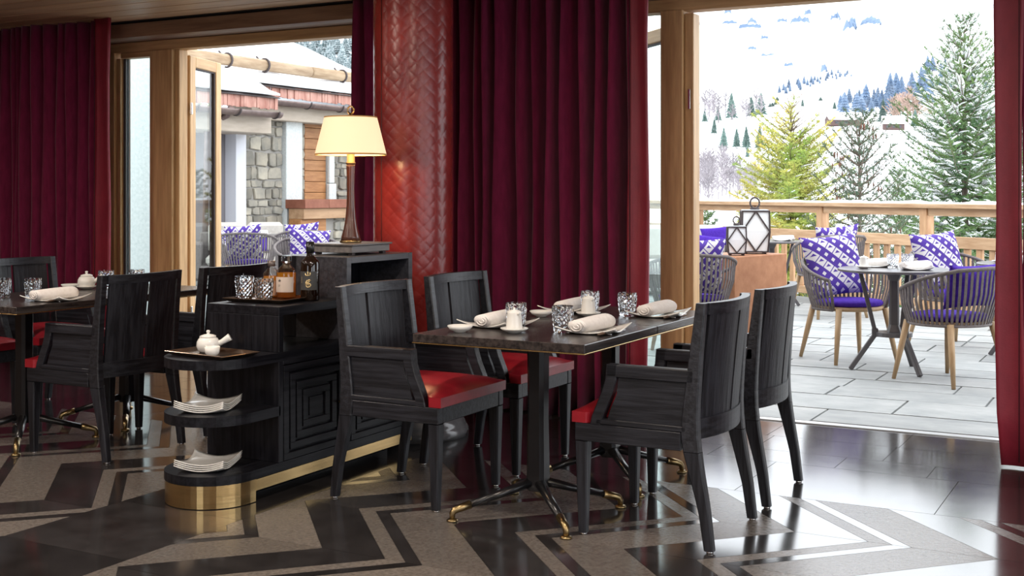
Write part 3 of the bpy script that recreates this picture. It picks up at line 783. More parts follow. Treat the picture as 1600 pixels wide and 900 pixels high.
def make_knife():
    e = empty('table_knife'); tag(e, 'x', 'cutlery')
    MB().tube([(0, -.11, .008), (0, -.07, .010), (0, -.02, .008)], [.006, .010, .006], 10, flat=.6).build('handle', horn, e)
    MB().box(-.007, -.02, .006, .007, .11, .0078, .0005).build('blade', steel, e)
    MB().tube([(-.018, -.035, .003), (.018, -.035, .003)], .003, 8).build('rest', steel, e)
    return e
kn0 = make_knife()
def cut_glass(r0=.034, r1=.043, h=.105):
    m_ = MB(); n = 24; prof = []; rows = 9
    for i in range(rows + 1):
        t_ = i / rows; prof.append((lerp(r0, r1, t_), t_ * h * .93))
    prof += [(r1, h), (r1 - .002, h)]
    inner = [(lerp(r0, r1, t_) - .005, lerp(.018, h, t_)) for t_ in (1, .75, .5, .25, .0)] + [(.0005, .016)]
    rings = []
    for k, (r, z) in enumerate([(.0005, .0), (r0 * .92, .0)] + prof):
        bump_ = .0030 if 2 < k < 2 + rows else 0
        rings.append([((r + (bump_ if (a + k) % 2 else -bump_ * .3)) * math.cos(2 * math.pi * a / n), (r + (bump_ if (a + k) % 2 else -bump_ * .3)) * math.sin(2 * math.pi * a / n), z) for a in range(n)])
    for r, z in inner: rings.append([(r * math.cos(2 * math.pi * a / n), r * math.sin(2 * math.pi * a / n), z) for a in range(n)])
    m_.loft(rings, False, True)
    return m_
gl0 = cut_glass().build('cut_glass_tumbler', crystal); tag(gl0, 'x', 'glass')
def make_bowl():
    return MB().lathe([(.0, .0), (.022, .0), (.024, .004), (.042, .012), (.052, .026), (.050, .027), (.040, .015), (.022, .008), (.0, .007)], 32, caps=False).build('sauce_dish', porcelain)
bw0 = make_bowl(); tag(bw0, 'x', 'dish')
def make_saucer():
    return MB().lathe([(.0, .0), (.026, .0), (.030, .004), (.050, .012), (.056, .018), (.055, .0195), (.045, .014), (.028, .008), (.0, .0075)], 36, caps=False).build('saucer', porcelain)
sc0 = make_saucer(); tag(sc0, 'x', 'saucer')
def make_cruet():
    e = empty('porcelain_cruet'); tag(e, 'x', 'jug')
    MB().lathe([(.0, .0), (.031, .0), (.033, .004), (.0325, .02), (.030, .050), (.0275, .066), (.029, .074), (.027, .076), (.0, .0765)], 28, caps=False).build('body', porcelain, e)
    MB().lathe([(.0, .076), (.024, .076), (.021, .080), (.005, .083), (.004, .086), (.006, .089), (.0, .092)], 20, caps=False).build('lid', porcelain, e)
    MB().tube([(0, -.022, .064), (0, -.032, .069), (0, -.036, .074)], [.006, .005, .003], 8).build('spout', porcelain, e)
    return e
cr0 = make_cruet()
def make_teapot():
    e = empty('side_handled_teapot'); tag(e, 'x', 'teapot')
    MB().lathe([(.0, .0), (.034, .0), (.044, .010), (.050, .028), (.048, .046), (.040, .060), (.034, .064), (.0, .065)], 32, caps=False).build('body', porcelain, e)
    MB().lathe([(.0, .064), (.034, .065), (.033, .072), (.018, .077), (.006, .079), (.006, .084), (.009, .090), (.006, .095), (.0, .096)], 24, caps=False).build('lid', porcelain, e)
    MB().tube([(0, .040, .034), (0, .062, .046), (0, .085, .060), (0, .094, .066)], [.013, .012, .015, .0165], 14).build('side_handle', porcelain, e)
    MB().tube([(-.034, -.028, .030), (-.048, -.040, .046), (-.056, -.047, .062)], [.016, .010, .006], 10).build('spout', porcelain, e)
    return e
tp0 = make_teapot()
first = {}
def item(o, x, y_, z, a, lb, g, s=None):
    f_ = o.name not in first; first[o.name] = 1
    return put(o, (x, y_, z), a, lb, g, s, first=f_)
GN = 'rolled white napkins on plates'; GG = 'cut crystal tumblers'
def setting(x, y_, side, where, knife=True):
    plate(x, y_, TZ, R(8) * side, 'white wavy square plate under the napkin %s' % where, 'plates on the dining tables', 1.15)
    item(nk0, x - .005 * side, y_ - .01, TZ + .0065, R(-6), 'rolled white napkin %s' % where, GN)
    if knife: item(kn0, x + .09 * side, y_ - .03, TZ, R(-4), 'brown handled knife on a rest %s' % where, 'knives beside the plates')
setting(-2.03, 4.425, 1, 'in the near right place of the near table')
setting(-2.04, 5.145, 1, 'in the place by the terrace side armchair')
setting(-2.47, 4.43, -1, 'in the left place of the near table', False)
setting(-2.46, 5.14, -1, 'in the far left place, toward the curtain', False)
setting(-5.07, 4.40, 1, 'on the far left table')
item(bw0, -2.50, 4.17, TZ, 0, 'small white sauce dish at the left corner of the near table', 'white sauce dishes')
item(bw0, -2.49, 4.86, TZ, 0, 'small white sauce dish between two tumblers at the table middle', 'white sauce dishes')
item(bw0, -5.60, 4.96, TZ, 0, 'small white sauce dish left of the teapot on the left table', 'white sauce dishes')
for (x, y_, w) in ((-2.30, 4.255, 'nearest us on the laid table'), (-2.31, 4.975, 'further back on the laid table'), (-5.50, 4.99, 'under the teapot on the left table')):
    item(sc0, x, y_, TZ, 0, 'round white saucer %s' % w, 'round white saucers')
item(cr0, -2.30, 4.255, TZ + .009, R(60), 'white lidded cruet on the nearest saucer', 'white lidded cruets')
item(cr0, -2.31, 4.975, TZ + .009, R(60), 'white lidded cruet on the further saucer', 'white lidded cruets')
for (x, y_, w) in ((-2.37, 4.40, 'behind the nearest cruet'), (-2.14, 4.365, 'right of the nearest cruet, by the near napkin'), (-2.355, 5.09, 'behind the further cruet'), (-2.165, 5.08, 'left of the napkin nearest the terrace'),
                   (-5.43, 4.36, 'at the left edge of the left table'), (-5.28, 4.43, 'just right of the leftmost glass, by the rolled napkin'), (-5.44, 5.08, 'showing over the armchair back beside the teapot'), (-5.36, 5.24, 'furthest back, before the fixed pane')):
    item(gl0, x, y_, TZ, 0, 'cut crystal tumbler %s' % w, GG)
item(tp0, -5.50, 4.99, TZ + .009, R(-60), 'white teapot with side handle on the left dining table', 'white teapots')
# sideboard things
def make_tray(w, d, label, rim=.016):
    e = MB(); V = []
    o1 = [(-w / 2, -d / 2), (w / 2, -d / 2), (w / 2, d / 2), (-w / 2, d / 2)]
    k = .86
    rings = [[(x * k, y_ * k, .001) for x, y_ in o1], [(x, y_, rim) for x, y_ in o1], [(x * .985, y_ * .985, rim + .002) for x, y_ in o1], [(x * k * .99, y_ * k * .99, .004) for x, y_ in o1]]
    e.loft(rings, False, False); e.add(rings[0], [(3, 2, 1, 0)]); e.add(rings[3], [(0, 1, 2, 3)])
    o = e.build('serving_tray', silver_tray); tag(o, label, 'tray', 'bronze trays on the sideboard'); return o
o = make_tray(.36, .21, 'bronze tray under the teapot on the round top shelf'); o.location = (-3.595, 3.945, .6145); o.rotation_euler.z = R(-6)
o = make_tray(.33, .27, 'bronze tray under tumblers and two bottles on the ledge'); o.location = (-3.64, 4.375, .8115); o.rotation_euler.z = R(4)
item(tp0, -3.655, 3.985, .619, R(-62), 'white teapot with side handle on the sideboard tray', 'white teapots')
cup = MB().lathe([(.0, .0), (.020, .0), (.022, .003), (.030, .014), (.033, .040), (.031, .040), (.028, .016), (.0, .006)], 28, caps=False).build('tea_cup', porcelain); tag(cup, 'small white tea cup before the teapot on the tray', 'cup'); cup.location = (-3.555, 3.90, .619)
item(gl0, -3.765, 4.345, .8165, .2, 'cut crystal tumbler standing alone on the bottle tray', GG)
item(gl0, -3.60, 4.285, .8165, .4, 'cut crystal tumbler in front of the amber bottle', GG)
def bottle(name, x, y_, z, label, body_r, hsh, hneck, neck_r, liq, glassm, lvl, cap_mat, cap_r, cap_h, label_mat, lz0, lz1, stopper=False):
    e = empty(name, (x, y_, z), R(18)); tag(e, label, 'bottle', 'spirit bottles on the sideboard ledge')
    out = [(.0, 0), (body_r * .93, 0), (body_r, .006), (body_r, hsh), (body_r * .93, hsh + .010), (body_r * .62, hsh + .024), (neck_r * 1.15, hsh + .034), (neck_r, hsh + .045), (neck_r, hneck)]
    inn = [(max(r - .0025, 0), min(max(z_, .006), hneck)) for r, z_ in out[::-1]]
    MB().lathe(out + inn, 32, caps=False).build('glass_body', glassm, e)
    MB().lathe([(.0, .0065), (body_r - .0032, .0065), (body_r - .0032, min(lvl, hsh - .001)), (.0, min(lvl, hsh - .001))], 32, caps=False).build('spirit', liq, e)
    if stopper:
        MB().lathe([(neck_r * .7, hneck - .014), (neck_r * .9, hneck), (cap_r * .8, hneck + .002), (cap_r, hneck + .010), (cap_r, hneck + cap_h), (cap_r * .9, hneck + cap_h + .002), (0, hneck + cap_h + .002)], 12, smooth=False).build('stopper', cap_mat, e)
        MB().lathe([(neck_r * 1.05, hneck - .022), (neck_r * 1.07, hneck), (neck_r * 1.03, hneck)], 24, caps=False).build('neck_band', horn, e)
    else:
        MB().lathe([(neck_r + .001, hneck - .004), (cap_r, hneck - .003), (cap_r, hneck + cap_h), (0, hneck + cap_h)], 24).build('cap', cap_mat, e)
    # label: curved sheet facing the viewer
    V = []; F = []; n = 14; r = body_r + .0006
    for i in range(n + 1):
        a = R(-90 - 62 + 124 * i / n)
        for zz in (lz0, lz1): V.append((r * math.cos(a), r * math.sin(a), zz))
    for i in range(n): F.append((2 * i, 2 * i + 2, 2 * i + 3, 2 * i + 1))
    lb = MB().add(V, F, True).build('paper_label', label_mat, e)
    return e, lb, r
def strokes(e, r, zc, s, strokes_, mat_, w=.0012, ao=-90):
    m_ = MB()
    for st in strokes_:
        pts = []
        for (u, v) in st:
            a = R(ao) + u * s / r; pts.append(((r + .0008) * math.cos(a), (r + .0008) * math.sin(a), zc + v * s))
        k = len(pts); rad = [w * (.55 + .9 * math.sin(math.pi * (i + .6) / (k + .2))) for i in range(k)]
        m_.tube(pts, rad, 6)
    return m_.build('lettering', mat_, e)
YAMA = [[(0, 1), (.02, .6), (0, .15)], [(-.55, .62), (-.52, .3), (-.40, .12), (0, .1), (.45, .14)], [(.5, .75), (.52, .4), (.46, .1)]]
SWIRL = [[(-.15, .5), (-.32, .2), (-.1, .0), (.2, .1), (.35, .3)], [(-.45, .1), (-.3, -.25), (-.55, -.35)], [(.05, -.1), (-.3, -.4), (-.35, -.75), (-.05, -1.0), (.4, -.9), (.6, -.55), (.45, -.25), (.15, -.25), (.0, -.5), (.2, -.62)], [(-.1, .35), (.3, .55), (.6, .4)]]
e1, l1, r1 = bottle('whisky_bottle', -3.705, 4.465, .8165, 'rounded amber bottle with tan label and grey cap, behind a tumbler', .040, .105, .150, .014, amber, clear_glass, .10, plain('grey_cap', (.16, .13, .12), .35, .5), .018, .022, paper_tan, .012, .082)
strokes(l1, r1, .05, .010, [[(-.8, .3), (.8, .3)], [(-.6, -.4), (.6, -.4)]], darkink, .0007)
e2, l2, r2 = bottle('whisky_bottle', -3.625, 4.475, .8165, 'faceted amber decanter bottle with ivory label and glass stopper', .047, .122, .160, .016, amber, clear_glass, .118, crystal, .026, .034, paper_wht, .030, .100, True)
strokes(l2, r2, .080, .010, YAMA, darkink, .0011, -110)
strokes(l2, r2, .062, .009, [[(-.9, .2), (.4, .2)], [(-.9, -.5), (.2, -.5)]], darkink, .0005, -110)
e3, l3, r3 = bottle('whisky_bottle', -3.487, 4.475, .8115, 'tall dark bottle with charcoal label and gold brushwork', .043, .170, .222, .0155, dark_amber, plain('dark_bottle_glass', (.014, .006, .003), .05, 0, .7, Transmission_Weight=.35), .16, plain('black_cap', (.01, .01, .01), .25), .019, .048, paper_blk, .050, .135)
strokes(l3, r3, .115, .021, YAMA, goldink, .0021, -84)
strokes(l3, r3, .085, .022, SWIRL, goldink, .0021, -84)
strokes(l3, r3, .095, .012, [[(0, 1.2), (0, .9)], [(0, .7), (0, .4)], [(0, .2), (0, -.2)], [(0, -.5), (0, -1)]], goldink, .0006, -128)

# ================================================================== OUTSIDE
# ------------------------------------------------------------------ terrace of flagstones
RA, RB = Vector((-4.55, 15.40)), Vector((-1.55, 13.04)); RD = (RB - RA).normalized()     # railing line
def rail_pt(s): return RA + RD * s
terrace = struct(MB().prism([(-14, YW + .08), (6.2, YW + .08), (6.2, 6.95 + .1), tuple(rail_pt(13.0) + Vector((.1, .15))), tuple(rail_pt(-9.5) + Vector((.1, .15))), (-14, 20.5)], -.35, -.012).build('terrace', joint), 'terrace paved with pale grey flagstones')
rest = MB()
rn = random.Random(12); y_ = YW + .085; k = 0
while y_ < 19.5:
    dy = rn.uniform(.34, .52) if y_ < 12 else rn.uniform(.6, .8)
    x = -13.9 + rn.uniform(0, .5)
    while x < 6:
        wx = rn.uniform(.55, 1.25) if y_ < 12 else rn.uniform(.9, 1.7)
        cxp, cyp = x + wx / 2, y_ + dy / 2
        rel = Vector((cxp, cyp)) - RA; side = RD.x * rel.y - RD.y * rel.x
        if side < -.1:
            d = -cxp * ST + cyp * CT; X_ = cxp * CT + cyp * ST; px = 800 + FP * X_ / d
            vis = (1020 < px < 1620) or (330 < px < 570 and y_ > 9)
            g = .006
            P = [(x + g, y_ + g), (x + wx - g, y_ + g + rn.uniform(-.008, .008)), (x + wx - g, y_ + dy - g), (x + g, y_ + dy - g + rn.uniform(-.008, .008))]
            zt = rn.uniform(-.003, .003)
            if vis and k < 290: tile(P, paving, True, terrace, 'flagstone', .002, zt, .02); k += 1
            else: rest.prism(P, -.02, zt)
        x += wx
    y_ += dy
tag(rest.build('flagstone', paving, terrace), kind='stuff')

# ------------------------------------------------------------------ timber railing
rail = empty('railing', (RA.x, RA.y, 0), math.atan2(RD.y, RD.x)); tag(rail, 'pale timber terrace railing with snow along its handrail', 'railing')
S0, S1 = -9.0, 10.5
MB().box(S0, -.10, 1.135, S1, .10, 1.185, .006).build('handrail', rail_wood, rail)
sn = MB(); nn = 120; V = []; F = []
for i in range(nn + 1):
    s_ = lerp(S0, S1, i / nn); h_ = .014 + .008 * math.sin(i * .9) + .006 * math.sin(i * 2.3)
    for j, (yy, zz) in enumerate(((-.088, 0), (-.075, h_), (0, h_ + .010), (.075, h_), (.088, 0))): V.append((s_, yy + .004 * math.sin(i * 1.7 + j), 1.186 + zz))
for i in range(nn):
    for j in range(4): F.append((i * 5 + j, (i + 1) * 5 + j, (i + 1) * 5 + j + 1, i * 5 + j + 1))
o = sn.add(V, F, True).build('snow_layer', snow, rail); o['kind'] = 'stuff'
ps = [-8.3, -6.5, -4.7, -3.0] + [-1.78, -.36, 1.05, 2.83, 4.61, 6.39, 8.17, 9.95]
POST = [-7.6, -5.8, -3.98, -1.76, -.36, 1.05, 2.83, 4.61, 6.39, 8.17, 9.95]
for s_ in POST: MB().box(s_ - .055, -.055, .0, s_ + .055, .055, 1.134, .005).build('post', rail_wood_z, rail)
for i in range(len(POST) - 1):
    a, b_ = POST[i] + .056, POST[i + 1] - .056
    MB().box(a, -.035, 1.055, b_, .035, 1.134, .003).build('under_rail', rail_wood, rail)
    MB().box(a, -.040, .722, b_, .040, .842, .004).build('mid_rail', rail_wood, rail)
    MB().box(a, -.035, .06, b_, .035, .15, .004).build('bottom_rail', rail_wood, rail)
s_ = S0
while s_ < 8:
    s_ += .175
    if min(abs(s_ - p) for p in POST) > .10: MB().box(s_ - .042, -.016, .151, s_ + .042, .016, .721, .003).build('baluster', rail_wood_z, rail)

# ------------------------------------------------------------------ rope armchairs
def make_rope_chair():
    e = empty('strap_armchair'); tag(e, 'x', 'chair')
    for sx_, sy_ in ((1, 1), (1, -1), (-1, 1), (-1, -1)):
        p, q = Vector((sx_ * .19, sy_ * .20, .415)), Vector((sx_ * .265 - .01, sy_ * .265, .0))
        MB().tube([p, p.lerp(q, .5), q], [.024, .021, .014], 10).build('leg', teak, e)
    ring = []
    MB().loft([[((rx + a) * math.cos(t), (ry + a) * math.sin(t), z) for a, z in ((0, .395), (.02, .40), (.02, .425), (0, .43), (-.04, .43), (-.04, .395))] for t, rx, ry in [(2 * math.pi * i / 32, .235, .245) for i in range(33)]], True, False).build('seat_ring', teak, e)
    MB().lathe([(.0, .430), (.235, .430), (.250, .440), (.252, .458), (.24, .470), (.18, .478), (.0, .480)], 36, M=Matrix.Scale(1.04, 4, Vector((0, 1, 0)))).build('seat_cushion', purple, e)
    def lowp(t): return Vector((-.262 * math.cos(t) * (1 if abs(t) < 1.57 else 1.0), .282 * math.sin(t), .405))
    def topz(t): return interp((0, .7, 1.35, 2.0, 2.25), (.80, .785, .73, .655, .63), abs(t))
    def topp(t): return Vector((-.335 * math.cos(t) - .02, .345 * math.sin(t), topz(t)))
    T = 2.2
    ts = [-T + 2 * T * i / 44 for i in range(45)]
    MB().tube([topp(t) for t in ts], .014, 8).build('top_rim', strapm, e)
    MB().tube([lowp(t) for t in ts], .010, 8).build('lower_rim', strapm, e)
    for t in (-T, T): MB().tube([lowp(t), lowp(t).lerp(topp(t), .5) + Vector((.012, 0, 0)), topp(t)], .012, 8).build('arm_post', strapm, e)
    for i in range(38):
        t = -T + 2 * T * (i + .7) / 38.4
        a, b_ = lowp(t), topp(t + .02); mid = a.lerp(b_, .55) + Vector((-math.cos(t), math.sin(t), 0)) * .018
        tan = Vector((math.sin(t), math.cos(t), 0)).normalized(); nrm = Vector((-math.cos(t), math.sin(t), 0)).normalized()
        rings = [[tuple(p + tan * .0088 * u + nrm * .0030 * v) for u, v in ((-1, -1), (1, -1), (1, 1), (-1, 1))] for p in (a, mid, b_)]
        MB().loft(rings).build('strap', strapm, e)
    return e
rc0 = make_rope_chair()
def face(ax, ay, bx, by): return math.atan2(by - ay, bx - ax)
T1 = (-1.79, 9.16); T2 = (-.98, 10.35); T3 = (-4.06, 13.75)
GC = 'strap armchairs on the terrace'
rch = [((-2.22, 9.60), T1, 'strap armchair with printed cushion and violet seat, left of the round terrace table', 1),
       ((-1.36, 8.86), (-1.85, 9.18), 'strap armchair turned away from us, nearest on the terrace beside the right curtain', 1),
       ((-1.62, 10.86), T2, 'strap armchair with printed cushion behind the round terrace table', 1),
       ((-3.20, 12.88), T3, 'strap armchair by the railing, behind the one left of the round table', 1.08),
       ((-3.42, 9.33), (-3.9, 10.1), 'strap armchair turned away beside the rust steel block, next to the larch post', 1.02)]
for i, (p, tg, lb, s_) in enumerate(rch): put(rc0, (p[0], p[1], 0), face(p[0], p[1], *tg), lb, GC, s_, first=(i == 0))
pL = lambda px, d: pr(px, d)[:2]
LC = []
for px, d, tg, lb in ((386, 14.7, (400, 15.8), 'strap armchair turned away, seen beside the left door leaf'), (471, 15.6, (440, 17.5), 'strap armchair seen between door leaf and table lamp'),
                      (484, 12.6, (505, 11.6), 'strap armchair low behind the whisky bottles')):
    p = pL(px, d); q = pL(*tg); a_ = face(p[0], p[1], *q); LC.append((p[0], p[1], a_)); put(rc0, (p[0], p[1], 0), a_, lb, GC, 1.03)
# ------------------------------------------------------------------ round terrace tables
outm = plain('anthracite_table', (.10, .095, .10), .3, .1)
def make_round_table():
    e = empty('round_terrace_table'); tag(e, 'x', 'table')
    MB().lathe([(.0, .728), (.385, .728), (.40, .732), (.40, .745), (.392, .75), (.0, .75)], 56, smooth=False).build('tabletop', outm, e)
    MB().loft([rect_ring(0, 0, z, w, w, .012) for z, w in ((.27, .13), (.29, .10), (.34, .072), (.66, .066), (.728, .12))]).build('column', outm, e)
    MB().prism([(.13 * math.cos(t), .13 * math.sin(t)) for t in [2 * math.pi * i / 24 for i in range(24)]], .255, .285).build('hub', outm, e)
    for k in range(3):
        a = 2 * math.pi * k / 3; u = Vector((math.cos(a), math.sin(a), 0))
        lg = MB()
        lg.beam(u * .24 + Vector((0, 0, .728)), u * .135 + Vector((0, 0, .29)), .035, .030, .004)
        lg.beam(u * .135 + Vector((0, 0, .31)), u * .135 + Vector((0, 0, .25)), .042, .045, .004)
        lg.beam(u * .13 + Vector((0, 0, .27)), u * .31 + Vector((0, 0, .004)), .032, .034, .004)
        lg.build('leg', outm, e)
    return e
rt0 = make_round_table()
put(rt0, (T1[0], T1[1], 0), R(196), 'round anthracite terrace table with glasses, napkins and a cup', 'round terrace tables', first=True)
put(rt0, (T2[0], T2[1], 0), R(170), 'round anthracite terrace table cut by the right curtain', 'round terrace tables')
put(rt0, (T3[0], T3[1], 0), R(20), 'round anthracite terrace table by the railing behind the lanterns', 'round terrace tables')
p4 = pL(404, 15.85); put(rt0, (p4[0], p4[1], 0), R(20), 'round anthracite terrace table against the stone chalet', 'round terrace tables')
# things on the terrace tables
def setting2(T, dx, dy, a, w):
    plate(T[0] + dx, T[1] + dy, TZ, a, 'white wavy plate %s' % w, 'plates on the terrace tables', 1.05)
    item(nk0, T[0] + dx, T[1] + dy, TZ + .0065, a + R(-60), 'rolled white napkin %s' % w, 'napkins on the terrace tables')
setting2(T1, .17, -.10, R(20), 'in front on the round terrace table')
setting2(T1, -.16, .12, R(10), 'at the back of the round terrace table')
def mug(x, y_, lb):
    item(sc0, x, y_, TZ, 0, 'round white saucer under ' + lb, 'round white saucers'); item(cr0, x, y_, TZ + .009, R(80), 'white ' + lb, 'white lidded cruets')
mug(T1[0] - .19, T1[1] - .13, 'cruet at the left edge of the round terrace table')
item(gl0, T1[0] - .02, T1[1] + .06, TZ, 0, 'left one of two clear tumblers on the round terrace table', 'tumblers on the terrace tables')
item(gl0, T1[0] + .07, T1[1] + .13, TZ, 0, 'right one of two clear tumblers on the round terrace table', 'tumblers on the terrace tables')
mug(T2[0] - .22, T2[1] - .08, 'cruet on the terrace table by the right curtain')
item(gl0, T2[0] - .11, T2[1] + .08, TZ, 0, 'clear tumbler before the right curtain', 'tumblers on the terrace tables')
setting2(T2, -.10, -.18, R(10), 'on the terrace table by the right curtain')
setting2(T3, .15, -.05, R(0), 'on the terrace table by the railing')
item(gl0, T3[0] - .05, T3[1] - .15, TZ, 0, 'clear tumbler on the table behind the lanterns', 'tumblers on the terrace tables')
setting2(p4, .10, -.12, R(0), 'on the table by the stone chalet')
mug(p4[0] - .08, p4[1] - .15, 'cruet on the table by the stone chalet')
# ------------------------------------------------------------------ cushions
def cushion_mesh(w, h, t):
    n = 16; V = []; F = []
    for s_ in (1, -1):
        for i in range(n + 1):
            for j in range(n + 1):
                u = i / n * 2 - 1; v = j / n * 2 - 1
                pin = 1 - .10 * (1 - v * v) * abs(u) ** 2; pin2 = 1 - .10 * (1 - u * u) * abs(v) ** 2
                th = t / 2 * ((1 - u ** 4) * (1 - v ** 4)) ** .6 + .004
                V.append((s_ * th + .006 * math.sin(3 * u + 2 * v), u * pin * w / 2, v * pin2 * h / 2 + h / 2))
    N1 = (n + 1) ** 2; g = lambda i, j: i * (n + 1) + j
    for i in range(n):
        for j in range(n):
            F.append((g(i, j), g(i + 1, j), g(i + 1, j + 1), g(i, j + 1))); F.append((N1 + g(i, j + 1), N1 + g(i + 1, j + 1), N1 + g(i + 1, j), N1 + g(i, j)))
    for i in range(n):
        for a, b_ in ((g(i, 0), g(i + 1, 0)), (g(i + 1, n), g(i, n)), (g(0, i + 1), g(0, i)), (g(n, i), g(n, i + 1))): F.append((b_, a, N1 + a, N1 + b_))
    return MB().add(V, F, True)
pc0 = cushion_mesh(.50, .50, .16).build('printed_cushion', printed); tag(pc0, 'x', 'cushion')
vc0 = cushion_mesh(.58, .36, .15).build('violet_cushion', purple); tag(vc0, 'x', 'cushion')
cu = {}
def cushion(o, x, y_, z, yaw, tilt, roll, lb, g, s=1):
    f_ = o.name not in cu; cu[o.name] = 1
    c = o if f_ else o.copy()
    if not f_: COL.objects.link(c)
    c.location = (x, y_, z); c.rotation_mode = 'XYZ'
    c.matrix_world = Matrix.Translation((x, y_, z)) @ Matrix.Rotation(yaw, 4, 'Z') @ Matrix.Rotation(tilt, 4, 'Y') @ Matrix.Rotation(roll, 4, 'X') @ Matrix.Scale(s, 4)
    c['label'] = lb; c['group'] = g; return c
GP, GV = 'violet and white printed cushions', 'plain violet cushions'
def in_chair(i, o, lb, g, back=.12, tilt=-12, roll=0, dz=.478, s=.95, side=0.0):
    (x, y_), tg, _, _ = rch[i]; a = face(x, y_, *tg)
    return cushion(o, x - back * math.cos(a) - side * math.sin(a), y_ - back * math.sin(a) + side * math.cos(a), dz, a, R(tilt), R(roll), lb, g, s)
in_chair(0, pc0, 'printed violet and white cushion in the armchair left of the round terrace table', GP, .11, -14, 6, .482, 1.02)
in_chair(2, pc0, 'printed violet and white cushion in the armchair behind the round terrace table', GP, .12, -14, 4, .482, 1.0)
in_chair(3, pc0, 'printed violet and white cushion in the armchair by the railing', GP, .12, -14, -4, .482, 1.0)
in_chair(4, pc0, 'printed cushion in the strap armchair beside the rust steel block', GP, .13, -10, 0, .482, .94)
in_chair(1, vc0, 'long violet cushion leaning in the nearest terrace armchair', GV, .17, -10, 0, .52, .85)
# ------------------------------------------------------------------ rust steel block with lanterns
b = MB(); b.box(-.25, -.40, .0, .25, .40, .775, .006)
o = b.build('steel_plinth', corten, None, (-3.30, 10.13, 0)); o.rotation_euler.z = R(-16)
tag(o, 'rust coloured steel block carrying the two lanterns', 'plinth')
def lantern(x, y_, z, w, h, lb, rz):
    e = empty('lantern', (x, y_, z), rz); tag(e, lb, 'lantern', 'opal lanterns on the steel block')
    r = w / 2; rb = r * .86
    for sx_ in (-1, 1):
        for sy_ in (-1, 1): MB().box(sx_ * rb * .8 - .01, sy_ * rb * .8 - .01, 0, sx_ * rb * .8 + .01, sy_ * rb * .8 + .01, .012).build('foot', iron, e)
    MB().box(-rb, -rb, .012, rb, rb, .022, .002).build('base', iron, e)
    MB().loft([[(-q, -q, zz), (q, -q, zz), (q, q, zz), (-q, q, zz)] for q, zz in ((rb * .97, .022), (r * .97, h * .55), (r * .93, h))]).build('opal_body', lantern_glass, e)
    fr = MB(); q0, q1, q2 = rb, r, r * .96; zm = h * .52
    for k in range(4):
        Mz = Matrix.Rotation(k * math.pi / 2, 4, 'Z')
        def P_(y_, zz, q): return Mz @ Vector((q * 1.0 + .001, y_, zz))
        c = .0045 * (w / .25) + .002
        A, B_, C_, D_ = P_(0, .024, q0), P_(q1, zm, q1), P_(0, h, q2), P_(-q1, zm, q1)
        for p, q in ((A, B_), (B_, C_), (C_, D_), (D_, A), (P_(-q0, .02, q0), P_(-q1, zm, q1)), (P_(-q1, zm, q1), P_(-q2, h, q2)), (P_(-q2, h, q2), P_(q2, h, q2)), (P_(-q0, .02, q0), P_(q0, .02, q0))): fr.beam(p, q, c * 2, c * 2, 0)
    fr.build('lead_frame', iron, e)
    MB().loft([[(-q, -q, zz), (q, -q, zz), (q, q, zz), (-q, q, zz)] for q, zz in ((r * .97, h), (r * .90, h + .012))]).build('lid', plain('grey_lid%d' % int(h * 100), (.45, .48, .5), .4), e)
    rr = w * .17
    MB().tube([(math.cos(t) * rr, 0, h + .03 + rr + math.sin(t) * rr * 1.15) for t in [2 * math.pi * i / 20 for i in range(21)]], .006 * w / .25 + .002, 8).lathe([(rr, h + .01), (rr, h + .03), (.0, h + .032)], 14).build('ring_handle', iron, e)
lantern(-3.19, 10.30, .775, .235, .37, 'tall opal lantern with black diamond frame and ring', R(22))
lantern(-3.235, 9.93, .775, .155, .24, 'small opal lantern in front of the tall one', R(22))
# ------------------------------------------------------------------ outdoor sofas
def sofa(x, y_, rz, L_, lb):
    e = empty('outdoor_sofa', (x, y_, 0), rz); tag(e, lb, 'sofa')
    MB().box(-.40, -L_ / 2, .10, .40, L_ / 2, .30, .03).build('base', strapm, e)
    MB().box(-.28, -L_ / 2 + .12, .30, .40, L_ / 2 - .12, .44, .04).build('seat_cushion', cream, e)
    n = max(2, int(L_ / .75)); w = (L_ - .24) / n
    for i in range(n): MB().box(-.32, -L_ / 2 + .12 + i * w + .01, .44, -.14, -L_ / 2 + .12 + (i + 1) * w - .01, .88, .05).build('back_cushion', cream, e)
    MB().box(-.42, -L_ / 2, .10, -.32, L_ / 2, .74, .02).build('backrest', strapm, e)
    for s_ in (-1, 1): MB().box(-.40, s_ * L_ / 2 - .06, .10, .40, s_ * L_ / 2 + .06, .62, .03).build('armrest', strapm, e)
    return e
q = pL(1068, 15.7); sofa(q[0], q[1], R(-61.5), 1.4, 'cream cushioned outdoor sofa behind the lanterns')
def on(px, d, z): p = pr(px, d); return p[0], p[1], z
a_ = on(1096, 15.1, .50); cushion(vc0, *a_, R(-70), R(-14), R(-8), 'violet cushion at the left of the sofa behind the post', GV, .8)
a_ = on(1121, 15.45, .62); cushion(vc0, *a_, R(-75), R(-14), R(6), 'violet cushion on the sofa, half behind the small lantern', GV, .7)
q = pL(384, 17.1); sofa(q[0], q[1], R(-50), 1.3, 'cream cushioned outdoor sofa against the stone chalet')
for px, d, o, lb, g, s_ in ((374, 16.85, vc0, 'violet cushion on the sofa by the chalet, left one', GV, 1), (396, 16.9, vc0, 'violet cushion on the sofa by the chalet, right one', GV, 1), (357, 16.75, pc0, 'printed cushion at the left end of the chalet sofa', GP, .95)):
    a_ = on(px, d, .47); cushion(o, *a_, R(-60), R(-14), R(5), lb, g, s_ * .72)
